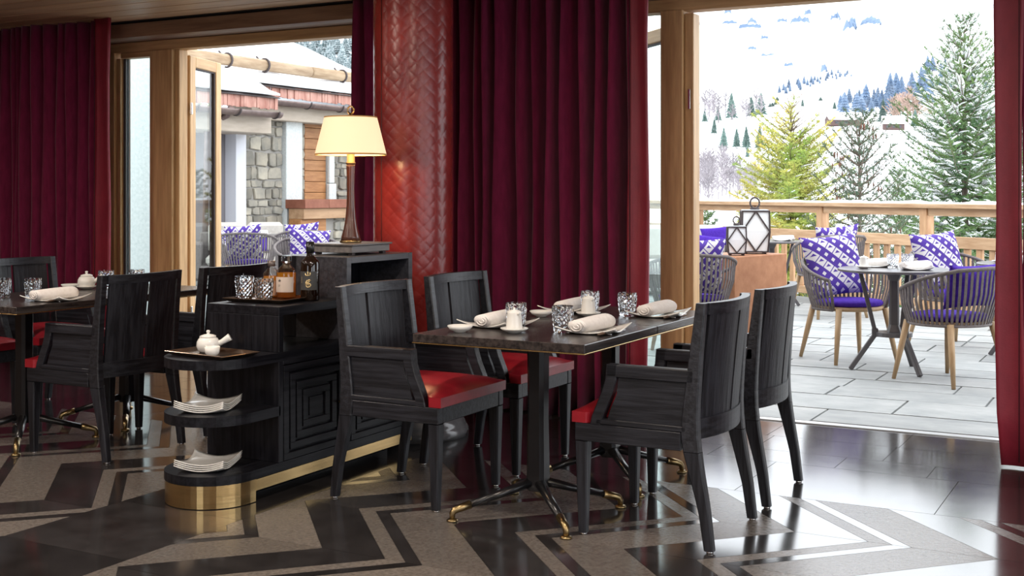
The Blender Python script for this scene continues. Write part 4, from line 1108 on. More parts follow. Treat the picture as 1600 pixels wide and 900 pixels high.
for (x, y_, a_), lb in zip(LC, ('printed cushion in the armchair beside the door leaf', 'printed cushion in the armchair between leaf and lamp', 'printed cushion in the low armchair behind the whisky bottles')):
    cushion(pc0, x - .13 * math.cos(a_), y_ - .13 * math.sin(a_), .49, a_, R(-12), R(-4), lb, GP, .88)

# ------------------------------------------------------------------ neighbouring chalet
XB = -12.5
ch = empty('stone_chalet', (XB, 15, 0)); tag(ch, 'snow roofed chalet with stone pillars, copper gutters and log snow guard', 'building')
def cb(nm, mat_, x0, x1, y0, y1, z0, z1, c_=.0): return MB().box(x0 - XB, y0 - 15, z0, x1 - XB, y1 - 15, z1, c_).build(nm, mat_, ch)
def stones(x, y0, y1, z0, z1, seed, depth=.10, along='y'):
    rn = random.Random(seed); z = z0; xo = x
    while z < z1 - .04:
        h_ = min(rn.choice((.09, .13, .17, .22)) * rn.uniform(.85, 1.1), z1 - z); yy = y0
        while yy < y1 - .03:
            w = min(rn.uniform(.10, .34), y1 - yy)
            if y1 - (yy + w) < .08: w = y1 - yy
            def jj(v): return v * .028
            P = []
            for k in range(8):
                a = 2 * math.pi * (k + rn.uniform(-.2, .2)) / 8; cu_ = max(abs(math.cos(a)), abs(math.sin(a)))
                P.append((math.cos(a) / cu_ * (w / 2 - .004) * rn.uniform(.84, 1.02), math.sin(a) / cu_ * (h_ / 2 - .004) * rn.uniform(.84, 1.06)))
            pr_ = rn.uniform(.02, .05)
            rings = [[(-.05, p[0], p[1]) for p in P], [(pr_ * .6, p[0], p[1]) for p in P], [(pr_, p[0] * .93, p[1] * .90) for p in P]]
            MB().loft(rings).build('stone', stonem, ch, (xo - XB, yy + w / 2 - 15, z + h_ / 2))
            yy += w
        z += h_
cb('pillar_core', mortar, XB - .9, XB, 14.32, 15.32, 0, 2.46)
stones(XB, 14.33, 15.30, .55, 2.44, 5)
cb('render_pillar', stucco, XB - .9, XB + .10, 15.31, 15.72, 0, 2.46, .01)
cb('inner_wall', mortar, XB - .9, XB - .05, 15.72, 15.94, 0, 2.46)
stones(XB - .05, 15.73, 15.93, 1.1, 2.44, 9)
cb('siding_backing', iron, XB - .9, XB - .08, 15.94, 16.75, 0, 2.46)
z = .95
while z < 2.42:
    cb('plank', siding, XB - .08, XB - .03, 15.94, 16.52, z, z + .172, .006); z += .178
cb('pillar_core', mortar, XB - 1.2, XB - .02, 16.5, 17.62, 0, 2.46)
stones(XB - .02, 16.52, 17.50, 1.15, 2.3, 14)
stones(XB + .35, 16.2, 17.7, .1, .92, 21)
cb('low_wall_core', mortar, XB + .0, XB + .35, 16.0, 18.2, 0, .93)
cb('quoin', stucco, XB - .02, XB + .05, 16.50, 16.70, 1.15, 1.45, .01); cb('quoin', stucco, XB - .02, XB + .04, 16.52, 16.66, 1.46, 2.3, .01)
for i in range(5): cb('copper_coping', coppersheet, XB + .10, XB + .50, 15.28 + i * .62, 15.28 + (i + 1) * .62 - .006, 1.05, 1.19, .004)
cb('parapet_beam', noisy('tan_beam', (.33, .19, .10), (.45, .28, .16), (12, 2, 12), .6), XB + .15, XB + .46, 15.3, 18.4, .88, 1.05, .006)
cb('parapet_board', siding, XB + .15, XB + .40, 15.3, 15.95, .30, .88, .006)
cb('grey_wall', greystucco, XB - .3, XB - .10, 13.2, 14.15, 0, 2.30)
cb('render_pier', plain('white_render', (.62, .63, .68), .8), XB - .1, XB + .12, 14.10, 14.33, 0, 2.25, .005)
cb('upper_wall', greystucco, XB - 4.5, XB - 1.0, 13.0, 18.6, 0, 2.45)
# beams, gutters, shingle edges
cb('eave_beam', beamm, XB - .15, XB + .25, 14.3, 18.6, 2.43, 2.72, .01)
cb('eave_beam', beamm, XB - .15, XB + .62, 11.5, 14.32, 2.18, 2.45, .01)
def gutter(x, y0, y1, z, r=.085):
    P = [(x - XB + r * math.cos(t), r * math.sin(t)) for t in [math.pi + math.pi * i / 12 for i in range(13)]]
    P2 = [(x - XB + (r - .008) * math.cos(t), (r - .008) * math.sin(t)) for t in [2 * math.pi - math.pi * i / 12 for i in range(13)]]
    MB().loft([[(a, y0 - 15, z + c_) for a, c_ in P + P2], [(a, y1 - 15, z + c_) for a, c_ in P + P2]], True).build('gutter', copper, ch)
    yy = y0 + .15
    while yy < y1:
        MB().tube([(x - XB + (r + .012) * math.cos(t), yy - 15, z + .01 + (r + .012) * math.sin(t)) for t in [math.pi * 1.0 + math.pi * i / 10 for i in range(11)]], .014, 6).build('gutter_bracket', iron, ch)
        yy += .85
gutter(XB + .40, 14.45, 18.7, 2.72); gutter(XB + .78, 11.5, 14.30, 2.49)
MB().tube([(.78, -1.75, 2.52), (.70, -1.75, 2.40), (.30, -1.72, 2.25), (.25, -1.72, .0)], .045, 10).build('downpipe', copper, ch)
sh_ = MB(); rn = random.Random(4)
def shing(x, y0, y1, z0, z1):
    yy = y0
    while yy < y1:
        w = rn.uniform(.05, .11); q = rn.uniform(-.015, .015)
        sh_.box(x - XB + q, yy - 15, z0 + rn.uniform(-.01, .01), x - XB + q + .02, yy + w - .004 - 15, z1)
        yy += w
shing(XB + .36, 14.25, 18.9, 2.77, 2.94); shing(XB + .72, 11.5, 14.25, 2.54, 2.72)
tag(sh_.build('shingle', shingle, ch), kind='stuff')
def roof_slab(x0, z0, x1, z1, ya, yb_, ya1, yb1, th, nm, mat_, seed=0, nx=18, ny=40):
    rn = random.Random(seed); V = []; F = []
    for i in range(nx + 1):
        for j in range(ny + 1):
            t_ = i / nx; y0 = lerp(ya, ya1, t_); y1 = lerp(yb_, yb1, t_)
            edge = 1 if 0 < i < nx and 0 < j < ny else .35
            V.append((lerp(x0, x1, t_) - XB + rn.uniform(-.02, .02) * (i == 0), lerp(y0, y1, j / ny) - 15, lerp(z0, z1, t_) + th * edge + .03 * math.sin(j * .5 + seed) * edge * math.sin(i * .6)))
    N1 = len(V)
    V += [(a, b_, lerp(z0, z1, (k // (ny + 1)) / nx)) for k, (a, b_, c_) in enumerate(V[:])]
    g = lambda i, j: i * (ny + 1) + j
    for i in range(nx):
        for j in range(ny):
            F.append((g(i, j), g(i + 1, j), g(i + 1, j + 1), g(i, j + 1))); F.append((N1 + g(i, j), N1 + g(i, j + 1), N1 + g(i + 1, j + 1), N1 + g(i + 1, j)))
    for i in range(nx):
        for a, b_ in ((g(i, 0), g(i + 1, 0)), (g(i + 1, ny), g(i, ny))): F.append((a, N1 + a, N1 + b_, b_))
    for j in range(ny):
        for a, b_ in ((g(0, j + 1), g(0, j)), (g(nx, j), g(nx, j + 1))): F.append((a, N1 + a, N1 + b_, b_))
    return MB().add(V, F, True).build(nm, mat_, ch)
roof_slab(XB + .42, 2.91, XB - 4.5, 4.57, 13.9, 18.5, 9.0, 20.9, .04, 'roof_deck', iron, 1, 6, 10)
roof_slab(XB + .43, 2.955, XB - 4.5, 4.62, 13.85, 18.5, 9.0, 20.9, .09, 'roof_snow', snow, 2)
roof_slab(XB + .78, 2.70, XB - .9, 3.30, 11.4, 14.3, 11.4, 13.3, .04, 'roof_deck', iron, 3, 6, 10)
roof_slab(XB + .79, 2.745, XB - .9, 3.35, 11.35, 14.32, 11.35, 13.2, .10, 'roof_snow', snow, 4, 10, 20)
MB().add([(-4.5, 5.9, 4.64), (-9, 5.0, 2.8), (-7, 6.4, 2.8), (.43, 3.5, 2.95)], [(0, 1, 2), (0, 2, 3)]).add([(-4.5, 5.9, 4.68), (-4.5, -6, 4.68), (-9, -6, 2.8), (-9, 5, 2.8)], [(0, 1, 2, 3)]).build('roof_back', snow, ch)
for (ya, yb_) in ((12.0, 15.86), (15.9, 19.3)):
    pts = [(.12, ya - 15, 3.27), (.12, (ya + yb_) / 2 - 15, 3.28), (.12, yb_ - 15, 3.27)]
    MB().tube(pts, [.092, .086, .090], 14).build('snow_guard_log', logm, ch)
for yy in (12.6, 13.9, 14.75, 16.75, 18.1):
    MB().tube([(.12 + .105 * math.cos(t), yy - 15, 3.275 + .105 * math.sin(t)) for t in [R(-110 + 250 * i / 12) for i in range(13)]] + [(-.04, yy - 15, 3.42)], .016, 6).build('log_hook', iron, ch)
# roughcast garden wall seen through the fixed pane
tag(MB().box(-10.8, 8.75, 0, -8.72, 9.05, 3.2, .01).build('roughcast_wall', stucco), 'pale roughcast outer wall seen through the fixed pane', 'wall')

# ------------------------------------------------------------------ snowy valley and mountain
prof_d = (14, 20, 30, 60, 120, 150, 250, 350, 600, 1000, 1800, 3000, 4200, 5200)
prof_z = (-2.5, -3.2, -4.5, -5.5, -1.6, .6, 8.2, 20.5, 46, 97, 240, 570, 1000, 1300)
prof_l = (-2.5, -3.0, -3.0, -1.0, 14, 26, 62, 98, 180, 300, 520, 800, 1100, 1300)
def smooth(t): t = max(0, min(1, t)); return t * t * (3 - 2 * t)
def terr(cx, d):
    u = cx / max(d, 1); k = smooth((-.02 - u) / .10)
    z = lerp(interp(prof_d, prof_z, d), interp(prof_d, prof_l, d), k)
    amp = min(d * .006, 14) * smooth((d - 60) / 150)
    z += amp * (math.sin(cx * 2.1 / (d ** .75 + 5) * 2 + d * .01) + .6 * math.sin(d * .021 + cx * .013) + .5 * math.sin(cx * .05 + 1.3) * min(1, 60 / (d * .3 + 1)))
    return z
V = []; F = []; nd, nu = 110, 130
for i in range(nd + 1):
    d = 14 * (5200 / 14) ** (i / nd)
    for j in range(nu + 1):
        u = lerp(-1.3, 1.3, j / nu); cx = u * d
        w_ = cw(cx, d); V.append((w_[0], w_[1], terr(cx, d)))
for i in range(nd):
    for j in range(nu): F.append((i * (nu + 1) + j, i * (nu + 1) + j + 1, (i + 1) * (nu + 1) + j + 1, (i + 1) * (nu + 1) + j))
# ground material: snow with broken rock showing on the high faces
m, nt, b = mk('mountain_snow'); N = nt.nodes; L = nt.links
g = N.new('ShaderNodeTexCoord'); mp = N.new('ShaderNodeMapping'); mp.inputs['Scale'].default_value = (.012, .012, .02)
n1 = N.new('ShaderNodeTexNoise'); n1.inputs['Scale'].default_value = 1.0; n1.inputs['Detail'].default_value = 9; n1.inputs['Roughness'].default_value = .7
r1_ = N.new('ShaderNodeValToRGB'); r1_.color_ramp.elements[0].position = .60; r1_.color_ramp.elements[1].position = .66
r1_.color_ramp.elements[0].color = (.90, .92, .95, 1); r1_.color_ramp.elements[1].color = (.34, .40, .48, 1)  # blue of this rock tone is painted distance haze
sz = N.new('ShaderNodeSeparateXYZ'); mz = N.new('ShaderNodeMapRange'); mz.inputs['From Min'].default_value = 110; mz.inputs['From Max'].default_value = 200
mxn = N.new('ShaderNodeMix'); mxn.data_type = 'RGBA'; mxn.inputs[6].default_value = (.90, .92, .95, 1)
L.new(g.outputs['Object'], mp.inputs[0]); L.new(mp.outputs[0], n1.inputs['Vector']); L.new(n1.outputs['Fac'], r1_.inputs[0])
L.new(g.outputs['Object'], sz.inputs[0]); L.new(sz.outputs['Z'], mz.inputs['Value']); L.new(mz.outputs[0], mxn.inputs[0]); L.new(r1_.outputs[0], mxn.inputs[7])
L.new(mxn.outputs[2], b.inputs['Base Color']); b.inputs['Roughness'].default_value = .85; b.inputs['Specular IOR Level'].default_value = .1
struct(MB().add(V, F, True).build('snowy_mountainside', m), 'snow covered valley side and mountain beyond the terrace')
def ground_at(px, py):
    """where the sight line through a spot of the view meets the ground"""
    u = (px - 800) / FP; s_ = (HZ - py) / FP; d = 16.0
    while d < 5000:
        if terr(u * d, d) >= HC + s_ * d: break
        d *= 1.01
    w_ = cw(u * d, d); return w_[0], w_[1], terr(u * d, d), d
# cliffs
rn = random.Random(31)
def cliff(px, py, wpx, hpx, lb=None):
    x, y_, z, d = ground_at(px, py + hpx / 2); w = wpx * d / FP; h_ = hpx * d / FP; n = 18; m_ = 7; V = []; F = []; sk = [rn.uniform(.35, 1) for _ in range(n + 1)]; sk = [(sk[max(i - 1, 0)] + sk[i] * 2 + sk[min(i + 1, n)]) / 4 for i in range(n + 1)]
    for j in range(m_ + 1):
        for i in range(n + 1):
            t_ = i / n * 2 - 1; v = j / m_
            pr_ = math.sqrt(max(0, 1 - t_ * t_)); zz = h_ * (lerp(-.1 + .5 * (1 - sk[n - i]), 1.1 * sk[i], v)) * (pr_ ** .25)
            V.append((t_ * w / 2 + rn.uniform(-.02, .02) * w, v * h_ * .5 + rn.uniform(-.05, .05) * h_ - .9 * h_ * pr_ - .2 * h_, zz - h_ * .1))
    for j in range(m_):
        for i in range(n): F.append((j * (n + 1) + i, j * (n + 1) + i + 1, (j + 1) * (n + 1) + i + 1, (j + 1) * (n + 1) + i))
    o = MB().add(V, F, False).build('cliff', haze_rockm); o.location = (x, y_, z); o.rotation_euler.z = TH
    tag(o, lb or 'cliff band painted haze blue on the snowy mountain', 'rock', 'cliff bands on the mountain')
for a in ((1327, 38, 18, 26, 'left half of the double cliff high on the mountain'), (1360, 34, 32, 16, 'right half of the double cliff, the broad square one'), (1305, 25, 14, 14, 'small cliff just above and left of the double cliff'), (1250, 30, 30, 14, 'broad cliff band left of the double cliff'), (1262, 22, 10, 10, None), (1222, 37, 16, 8, None),
          (1172, 40, 36, 9, 'widest low cliff band near the left edge of the mountain view'), (1175, 32, 14, 12, None), (1137, 15, 10, 12, None), (1195, 58, 12, 8, 'upper of two small cliffs in the middle of the slope'), (1175, 76, 14, 7, 'lower of two small cliffs in the middle of the slope'), (1200, 89, 22, 5, None), (1232, 100, 14, 8, None), (1140, 37, 24, 6, None), (1090, 38, 8, 6, None), (1287, 104, 8, 16, 'narrow upright cliff above the diagonal row of firs'), (1315, 2, 16, 5, 'cliff cut by the top of the opening')):
    cliff(*a)

# ------------------------------------------------------------------ far trees
def spruce_mesh(name, mat_, seed, h=10.0, r=2.2, layers=9, seg=11):
    rn = random.Random(seed); m_ = MB(); m_.tube([(0, 0, -.4), (0, 0, h * .9)], [.18, .04], 5, mi=1)
    for k in range(layers):
        z0 = h * (.06 + .86 * k / layers); z1 = z0 + h * .24; rr = r * (1 - k / layers) ** .85 + .12
        ring = []
        for i in range(seg * 2):
            a = 2 * math.pi * i / (seg * 2) + k; q = rr * (rn.uniform(.85, 1.15) if i % 2 == 0 else rn.uniform(.45, .62))
            ring.append((q * math.cos(a), q * math.sin(a), z0 + (rn.uniform(-.15, .1) if i % 2 == 0 else .25)))
        V = ring + [(rn.uniform(-.1, .1), rn.uniform(-.1, .1), min(z1, h)), (0, 0, z0 + .35)]
        n_ = seg * 2; F = [(i, (i + 1) % n_, n_) for i in range(n_)] + [((i + 1) % n_, i, n_ + 1) for i in range(n_)]
        m_.add(V, F)
    me = bpy.data.meshes.new(name); me.from_pydata(m_.v, [], m_.f); me.materials.append(mat_); me.materials.append(bark)
    me.polygons.foreach_set('material_index', m_.mi); me.update(); return me
def bare_mesh(name, mat_, seed, h=8.0, n=34):
    rn = random.Random(seed); m_ = MB(); m_.tube([(0, 0, -.4), (.1, 0, h * .5), (0, .1, h)], [.11, .07, .015], 4)
    for i in range(n):
        z = rn.uniform(.18, .95) * h; a = rn.uniform(0, 6.28); L_ = (1 - z / h) * h * .30 + .5
        p = Vector((0, 0, z)); q = p + Vector((math.cos(a) * L_ * .5, math.sin(a) * L_ * .5, L_ * .55)); r_ = q + Vector((math.cos(a) * L_ * .3, math.sin(a) * L_ * .3, L_ * .5))
        m_.tube([p, q, r_], [.07, .05, .02], 3, caps=False)
        for _ in range(4):
            t_ = rn.uniform(.3, 1); s0 = p.lerp(r_, t_); a2 = a + rn.uniform(-1.2, 1.2)
            m_.tube([s0, s0 + Vector((math.cos(a2) * .4, math.sin(a2) * .4, .6)) * L_ * .4], [.045, .02], 3, caps=False)
    me = bpy.data.meshes.new(name); me.from_pydata(m_.v, [], m_.f); me.materials.append(mat_); me.update(); return me
TREES = []
def tree(name, me, px, py, hpx, base_h, lb, g, wf=1.0):
    for tr_ in range(40):
        x, y_, z, d = ground_at(px, py); rad = hpx * d / FP / base_h * wf * 1.35 * (2.5 if 'bare' not in name else 2.0)
        if all((x - a) ** 2 + (y_ - b_) ** 2 > (rad + c_) ** 2 for a, b_, c_ in TREES[-220:]): break
        px += rn.uniform(-6, 6); py += rn.uniform(-4, 4)
    else:
        if name in ('snowy_spruce', 'haze_fir', 'bare_tree'): return None
    TREES.append((x, y_, rad)); o = bpy.data.objects.new(name, me); COL.objects.link(o)
    s_ = hpx * d / FP / base_h; wf *= 1.35; o.location = (x, y_, z - .02 * s_); o.scale = (s_ * wf, s_ * wf, s_); o.rotation_euler.z = rn.uniform(0, 6.28)
    return tag(o, lb, 'tree', g)
SP = [spruce_mesh('spruce_a%d' % i, far_green, 40 + i) for i in range(3)]; SB = [spruce_mesh('haze_spruce%d' % i, haze_blue, 60 + i, r=2.0, layers=7) for i in range(2)]
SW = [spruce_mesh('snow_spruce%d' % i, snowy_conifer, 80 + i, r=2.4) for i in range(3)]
BG = [bare_mesh('bare_grey%d' % i, bare_grey, 90 + i) for i in range(3)]; BR = [bare_mesh('bare_rust%d' % i, bare_rust, 95 + i, n=44) for i in range(2)]
rn = random.Random(77)
for px, py, h_, w_, lb in ((1101, 192, 23, .8, 'small dark spruce furthest left on the snowy slope'), (1122, 190, 25, .9, 'small dark spruce second from the left on the slope'), (1143, 187, 44, .8, 'tall dark spruce among the grey bare wood'), (1174, 184, 34, .9, 'greyish spruce right of the bare wood'), (1189, 182, 38, 1, 'grey green spruce at the right end of the upper wood'),
                           (1116, 211, 26, .8, 'spruce at the left end of the lower row'), (1131, 234, 36, .8, 'spruce second in the lower row'), (1147, 233, 33, .8, 'spruce third in the lower row'), (1166, 235, 38, .75, 'spruce fourth in the lower row with a second below'), (1168, 249, 24, .6, 'small spruce just below the fourth of the lower row'), (1187, 235, 38, .8, 'spruce at the right end of the lower row'),
                           (1380, 193, 40, .8, 'dark spruce left of the small hut'), (1399, 185, 42, .9, 'broad dark spruce behind the small hut'), (1342, 203, 20, 1.2, 'small spruce beside the long farmhouse'), (1304, 172, 14, .9, 'tiny spruce above the farmhouse roof'), (1254, 167, 14, .8, 'tiny spruce on the bare slope left'), (1430, 200, 30, .9, 'spruce behind the nearest big fir')):
    tree('spruce', rn.choice(SP), px, py, h_, 10, lb, 'spruces scattered on the snow slope', w_)
for i in range(15): tree('bare_tree', rn.choice(BG), rn.uniform(1108, 1186), rn.uniform(182, 190), rn.uniform(30, 46), 8, 'leafless grey tree in the upper wood on the slope', 'upper bare grey wood', 1.1)
for i in range(80):
    px = rn.uniform(1084, 1214); top = 236 if px < 1130 else 255; py = rn.uniform(285, 312)
    tree('bare_tree', rn.choice(BG), px, py, rn.uniform(.75, 1) * (py - top), 8, 'leafless grey tree in the wood behind the handrail', 'bare grey wood behind the handrail', 1.0)
for i in range(9): tree('bare_tree', rn.choice(BR), rn.uniform(1395, 1455), rn.uniform(185, 196), rn.uniform(34, 46), 8, 'rust brown tree in the wood behind the hut', 'rust brown wood behind the hut', 1.3)
for px, py, h_ in ((1240, 156, 14), (1248, 155, 12), (1349, 173, 13), (1232, 158, 9)): tree('bare_tree', rn.choice(BR), px, py, h_, 8, 'rust brown shrub on the far slope', 'rust brown shrubs on the far slope', 1.8)
for i in range(6): tree('shrub', SP[i % 3], rn.choice((1205, 1209, 1213, 1283, 1289, 1174)) + rn.uniform(-2, 2), rn.choice((158, 162, 168)), 7, 10, 'dark little bush on the far slope', 'dark bushes on the far slope', 2.2)
for i in range(34):
    t_ = i / 33; tree('haze_fir', SB[i % 2], lerp(1220, 1328, t_) + rn.uniform(-3, 3), lerp(146, 118, t_ ** .8) + rn.uniform(-1.5, 2), rn.uniform(8, 15) * (1.1 - .5 * t_), 10, 'fir painted haze blue in the diagonal row on the mountain', 'diagonal row of haze blue firs', 1.2)
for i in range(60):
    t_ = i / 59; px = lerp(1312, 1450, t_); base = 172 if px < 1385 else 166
    tree('haze_fir', SB[i % 2], px + rn.uniform(-3, 3), base + rn.uniform(-7, 3), rn.uniform(16, 30) + (16 if px > 1385 else 0) + (8 if 1328 < px < 1345 else 0), 10, 'fir painted haze blue in the forest edge below the mountain', 'haze blue fir forest edge', 1.1)
for i in range(30): tree('haze_fir', SB[i % 2], rn.uniform(1440, 1550), rn.uniform(108, 150), rn.uniform(16, 24), 10, 'fir painted haze blue high behind the nearest big fir', 'haze blue firs behind the big fir', 1.2)
for i in range(110): tree('snowy_spruce', rn.choice(SW), rn.uniform(452, 585), rn.uniform(75, 150), rn.uniform(24, 40), 10, 'snow laden spruce on the hill above the chalet roof', 'snowy forest above the chalet roof', 1.0)
# farm buildings
def farmhouse(px, py, wpx, hpx, lb, rz, long_=1.8):
    x, y_, z, d = ground_at(px, py); w = wpx * d / FP; h_ = hpx * d / FP; dp = w / long_
    e = empty('farmhouse', (x, y_, z - .3), TH + rz); tag(e, lb, 'building')
    wd = plain('dark_farm_boards%d' % px, (.10, .06, .055), .8)
    MB().box(-w / 2, -dp / 2, 0, w / 2, dp / 2, h_ * .55 + .3).build('wall', wd, e)
    Mx = Matrix(((0, 0, 1, 0), (1, 0, 0, 0), (0, 1, 0, 0), (0, 0, 0, 1)))
    MB().prism([(-dp / 2, h_ * .55 + .3), (dp / 2, h_ * .55 + .3), (0, h_ + .25)], -w / 2, w / 2, 0, Mx).build('gable', wd, e)
    t_ = .07 * h_ + .1
    MB().prism([(-dp * .62, h_ * .45 + .25), (0, h_ + .2), (dp * .62, h_ * .45 + .25), (dp * .62, h_ * .45 + .25 + t_ * 2), (0, h_ + .2 + t_ * 2), (-dp * .62, h_ * .45 + .25 + t_ * 2)], -w * .56, w * .56, 0, Mx).build('snow_roof', snow, e)
    for i in range(3): MB().box(-w * .35 + i * w * .3, -dp / 2 - .06, h_ * .2, -w * .35 + i * w * .3 + w * .1, -dp / 2, h_ * .42).build('window', plain('dark_farm_window%d%d' % (px, i), (.05, .05, .06), .3), e)
farmhouse(1318, 196, 52, 17, 'long snow roofed farmhouse on the white slope', R(8), 2.4)
farmhouse(1396, 203, 32, 18, 'small snow roofed hut below the dark spruces', R(-14), 1.5)
x, y_, z = pr(1130, 41, -3.5)
e = empty('garden_hut', (x, y_, z), R(60)); tag(e, 'snow roofed hut gable showing just under the handrail', 'building')
Mx = Matrix(((0, 0, 1, 0), (1, 0, 0, 0), (0, 1, 0, 0), (0, 0, 0, 1)))
MB().box(-1.6, -1.3, -1.8, 1.6, 1.3, 2.6).prism([(-1.3, 2.6), (1.3, 2.6), (0, 3.9)], -1.6, 1.6, 0, Mx).build('wall', plain('hut_boards', (.25, .13, .09), .8), e)
MB().prism([(-1.7, 2.35), (0, 4.0), (1.7, 2.35), (1.7, 2.6), (0, 4.25), (-1.7, 2.6)], -1.9, 1.9, 0, Mx).build('snow_roof', snow, e)

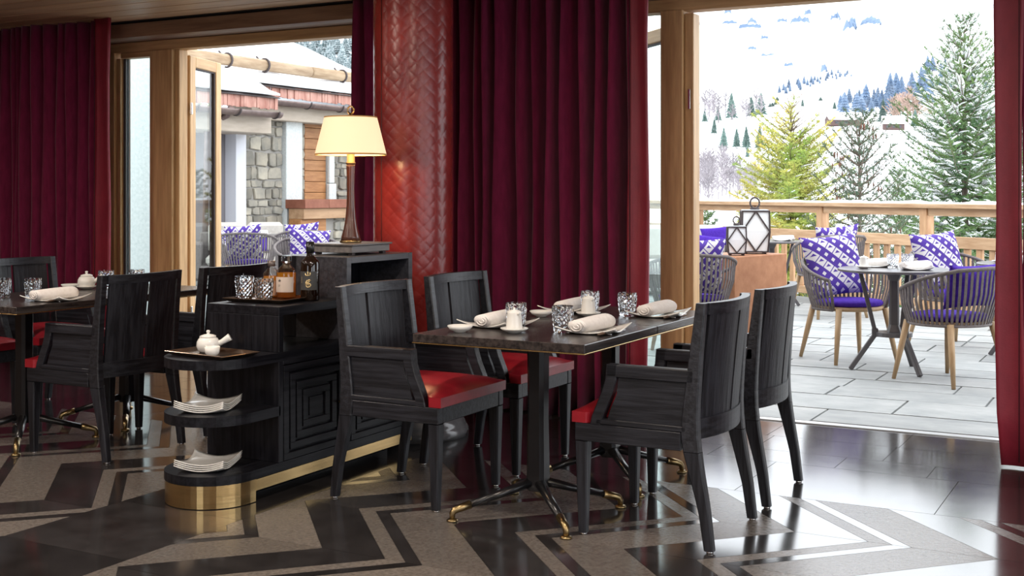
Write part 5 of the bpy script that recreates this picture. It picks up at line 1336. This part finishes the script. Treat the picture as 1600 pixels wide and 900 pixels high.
# ------------------------------------------------------------------ near conifers with real twigs and needles
def conifer(name, px, d, ztop, base_z, radius, lb, needle, whorls, per, seed, snow_amt=.4, density=1.0, spread=.75, tipup=.25, cones=0, zmin=.12, nlen=.055, droop=.0, bare_top=0.0, cone_m=None):
    rn = random.Random(seed); x, y_, _ = pr(px, d); H_ = ztop - base_z
    e = empty(name, (x, y_, base_z)); tag(e, lb, 'tree', 'conifers just beyond the railing')
    tk = MB().tube([(0, 0, 0), (.02, 0, H_ * .5), (0, .01, H_)], [.011 * H_ + .03, .006 * H_ + .015, .006], 8)
    fo = MB(); sn_ = MB(); co = MB(); br = MB()
    FV = []; FF = []
    def twig(p, dv, L_, dens=1.0):
        nseg = max(4, int(L_ * 34 * density * dens)); side = dv.cross(Vector((0, 0, 1)))
        if side.length < .01: side = Vector((1, 0, 0))
        side.normalize(); up = side.cross(dv).normalized()
        for i in range(nseg):
            t_ = i / nseg; c_ = p + dv * (L_ * t_)
            for q in range(3):
                a = rn.uniform(-.6, math.pi + .6) if q else rn.uniform(0, 6.28); r_ = side * math.cos(a) + up * math.sin(a)
                tip = c_ + (r_ * .85 + dv * .6) * nlen * rn.uniform(.7, 1.15) * (1.05 - .35 * t_)
                wv = dv.cross(r_) * .005 * (nlen / .05); o = len(FV)
                FV.extend([tuple(c_ - wv - r_ * .004), tuple(c_ + wv + dv * .006), tuple(tip)]); FF.append((o, o + 1, o + 2))
    nb = 0
    for w in range(whorls):
        f_ = w / (whorls - 1); z = H_ * lerp(zmin, .985, f_ ** .92)
        Lb = radius * ((1 - z / H_) ** spread) + .06
        for b_ in range(per if f_ < .93 else 4):
            a = 6.283 * b_ / per + w * 2.4 + rn.uniform(-.3, .3); L_ = Lb * rn.uniform(.7, 1.12)
            u = Vector((math.cos(a), math.sin(a), 0)); rise = lerp(-.10 - droop, .85, f_ ** 1.6)
            pts = []
            for i in range(6):
                t_ = i / 5; pts.append(Vector((0, 0, z)) + u * L_ * t_ + Vector((0, 0, L_ * (rise * t_ - (.30 + droop) * t_ * (1 - t_) * (1 - f_) + tipup * t_ * t_))))
            br.tube(pts, [.010 + .006 * L_, .009 + .004 * L_, .008, .006, .004, .003], 4, caps=False)
            if f_ > 1 - bare_top and rn.random() < .82: continue
            tot = L_; nt_ = max(4, int(L_ * 11))
            for k in range(nt_):
                t_ = (k + .6) / nt_; i0 = min(4, int(t_ * 5)); p = pts[i0].lerp(pts[i0 + 1], t_ * 5 - i0)
                dv = (pts[i0 + 1] - pts[i0]).normalized(); sd = dv.cross(Vector((0, 0, 1))).normalized()
                for s_ in (-1, 1):
                    l2 = (L_ * .34 * (1.15 - t_) + .08) * rn.uniform(.7, 1.2)
                    d2 = (dv * .75 + sd * s_ * rn.uniform(.6, .95) + Vector((0, 0, rn.uniform(-.22, .12)))).normalized()
                    twig(p, d2, l2)
                    if rn.random() < snow_amt * .5:
                        c_ = p + d2 * l2 * .5
                        sn_.loft([[tuple(c_ + d2 * l2 * q + sd.cross(d2) * 0 + (d2.cross(Vector((0, 0, 1))).normalized() * math.cos(an) * wd_ + Vector((0, 0, 1)) * (math.sin(an) * wd_ * .45 + .012))) for an in (0, 1.05, 2.1, 3.14, 4.7)] for q, wd_ in ((-.38, .004), (-.1, .026), (.18, .022), (.42, .004))], True)
            twig(pts[-2], (pts[-1] - pts[-2]).normalized(), (pts[-1] - pts[-2]).length * 1.25, 1.3); twig(pts[2], (pts[-2] - pts[2]).normalized(), (pts[-2] - pts[2]).length)
            if rn.random() < snow_amt and L_ > .25:
                q0 = pts[1].lerp(pts[2], rn.random()); q1 = pts[4]
                sn_.tube([q0, q0.lerp(q1, .5) + Vector((0, 0, .02)), q1], [.012, .035 + .02 * L_, .008], 6, flat=.5)
            if cones and rn.random() < cones:
                for _ in range(3):
                    p = pts[3] + Vector((rn.uniform(-.08, .08), rn.uniform(-.08, .08), -.02)); co.tube([p, p + Vector((0, 0, -.04)), p + Vector((0, 0, -.085))], [.005, .012, .004], 6)
    tk.build('trunk', bark, e); tag(br.build('branches', bark, e), kind='stuff')
    fo.add(FV, FF).build('needles', needle, e)['kind'] = 'stuff'
    if sn_.v: sn_.build('branch_snow', snow, e)['kind'] = 'stuff'
    if co.v: co.build('cones', cone_m or cone_red, e)['kind'] = 'stuff'
    return len(FF)
nt_ = 0
nt_ += conifer('fir_tree', 1506, 19.0, 4.05, -3.6, 2.95, 'big snowy fir right of centre on the terrace view, its leader rising highest', fir_green, 30, 8, 5, .5, 1.0, .85, .30, zmin=.42)
nt_ += conifer('fir_tree', 1588, 23.0, 4.0, -4.2, 2.8, 'dense snowy fir cut by the right curtain', fir_green, 26, 8, 6, .5, 1.0, .6, .28, zmin=.44)
nt_ += conifer('pine_tree', 1342, 16.7, 2.30, -3.2, 1.35, 'sparse dark spruce with russet cones behind the railing post', dull_green, 22, 6, 7, .05, .7, .55, .38, cones=.3, zmin=.42)
nt_ += conifer('fir_tree', 1404, 25.5, 1.75, -4.2, 1.7, 'lower snowy fir between the sparse spruce and the big fir', fir_green, 18, 7, 8, .45, .9, .7, .30, zmin=.5)
nt_ += conifer('larch_tree', 1236, 24.0, 3.05, -3.8, 2.15, 'yellow green larch with a thin bare leader', larch_green, 34, 7, 9, .04, .72, .56, .16, zmin=.42, nlen=.08, bare_top=.24, droop=.06)
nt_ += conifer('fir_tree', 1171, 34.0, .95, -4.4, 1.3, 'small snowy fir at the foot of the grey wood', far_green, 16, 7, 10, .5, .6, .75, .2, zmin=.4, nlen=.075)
nt_ += conifer('fir_tree', 1102, 27.0, .95, -4.0, 1.2, 'snowy fir seen low behind the first railing post', fir_green, 14, 7, 11, .5, .5, .75, .2, zmin=.4, nlen=.07)
nt_ += conifer('larch_tree', 318, 26.0, 3.1, -3.0, 1.9, 'yellow green larch seen through the left door leaf', larch_green, 20, 6, 12, .1, .5, .5, .12, zmin=.35, nlen=.06, bare_top=.2)
nt_ += conifer('fir_tree', 578, 27.5, 3.4, -3.0, 1.5, 'green fir between chalet and left curtain strip', fir_green, 16, 7, 13, .3, .5, .6, .2, zmin=.45, nlen=.06)
print('needles', nt_, 'script bytes ok')
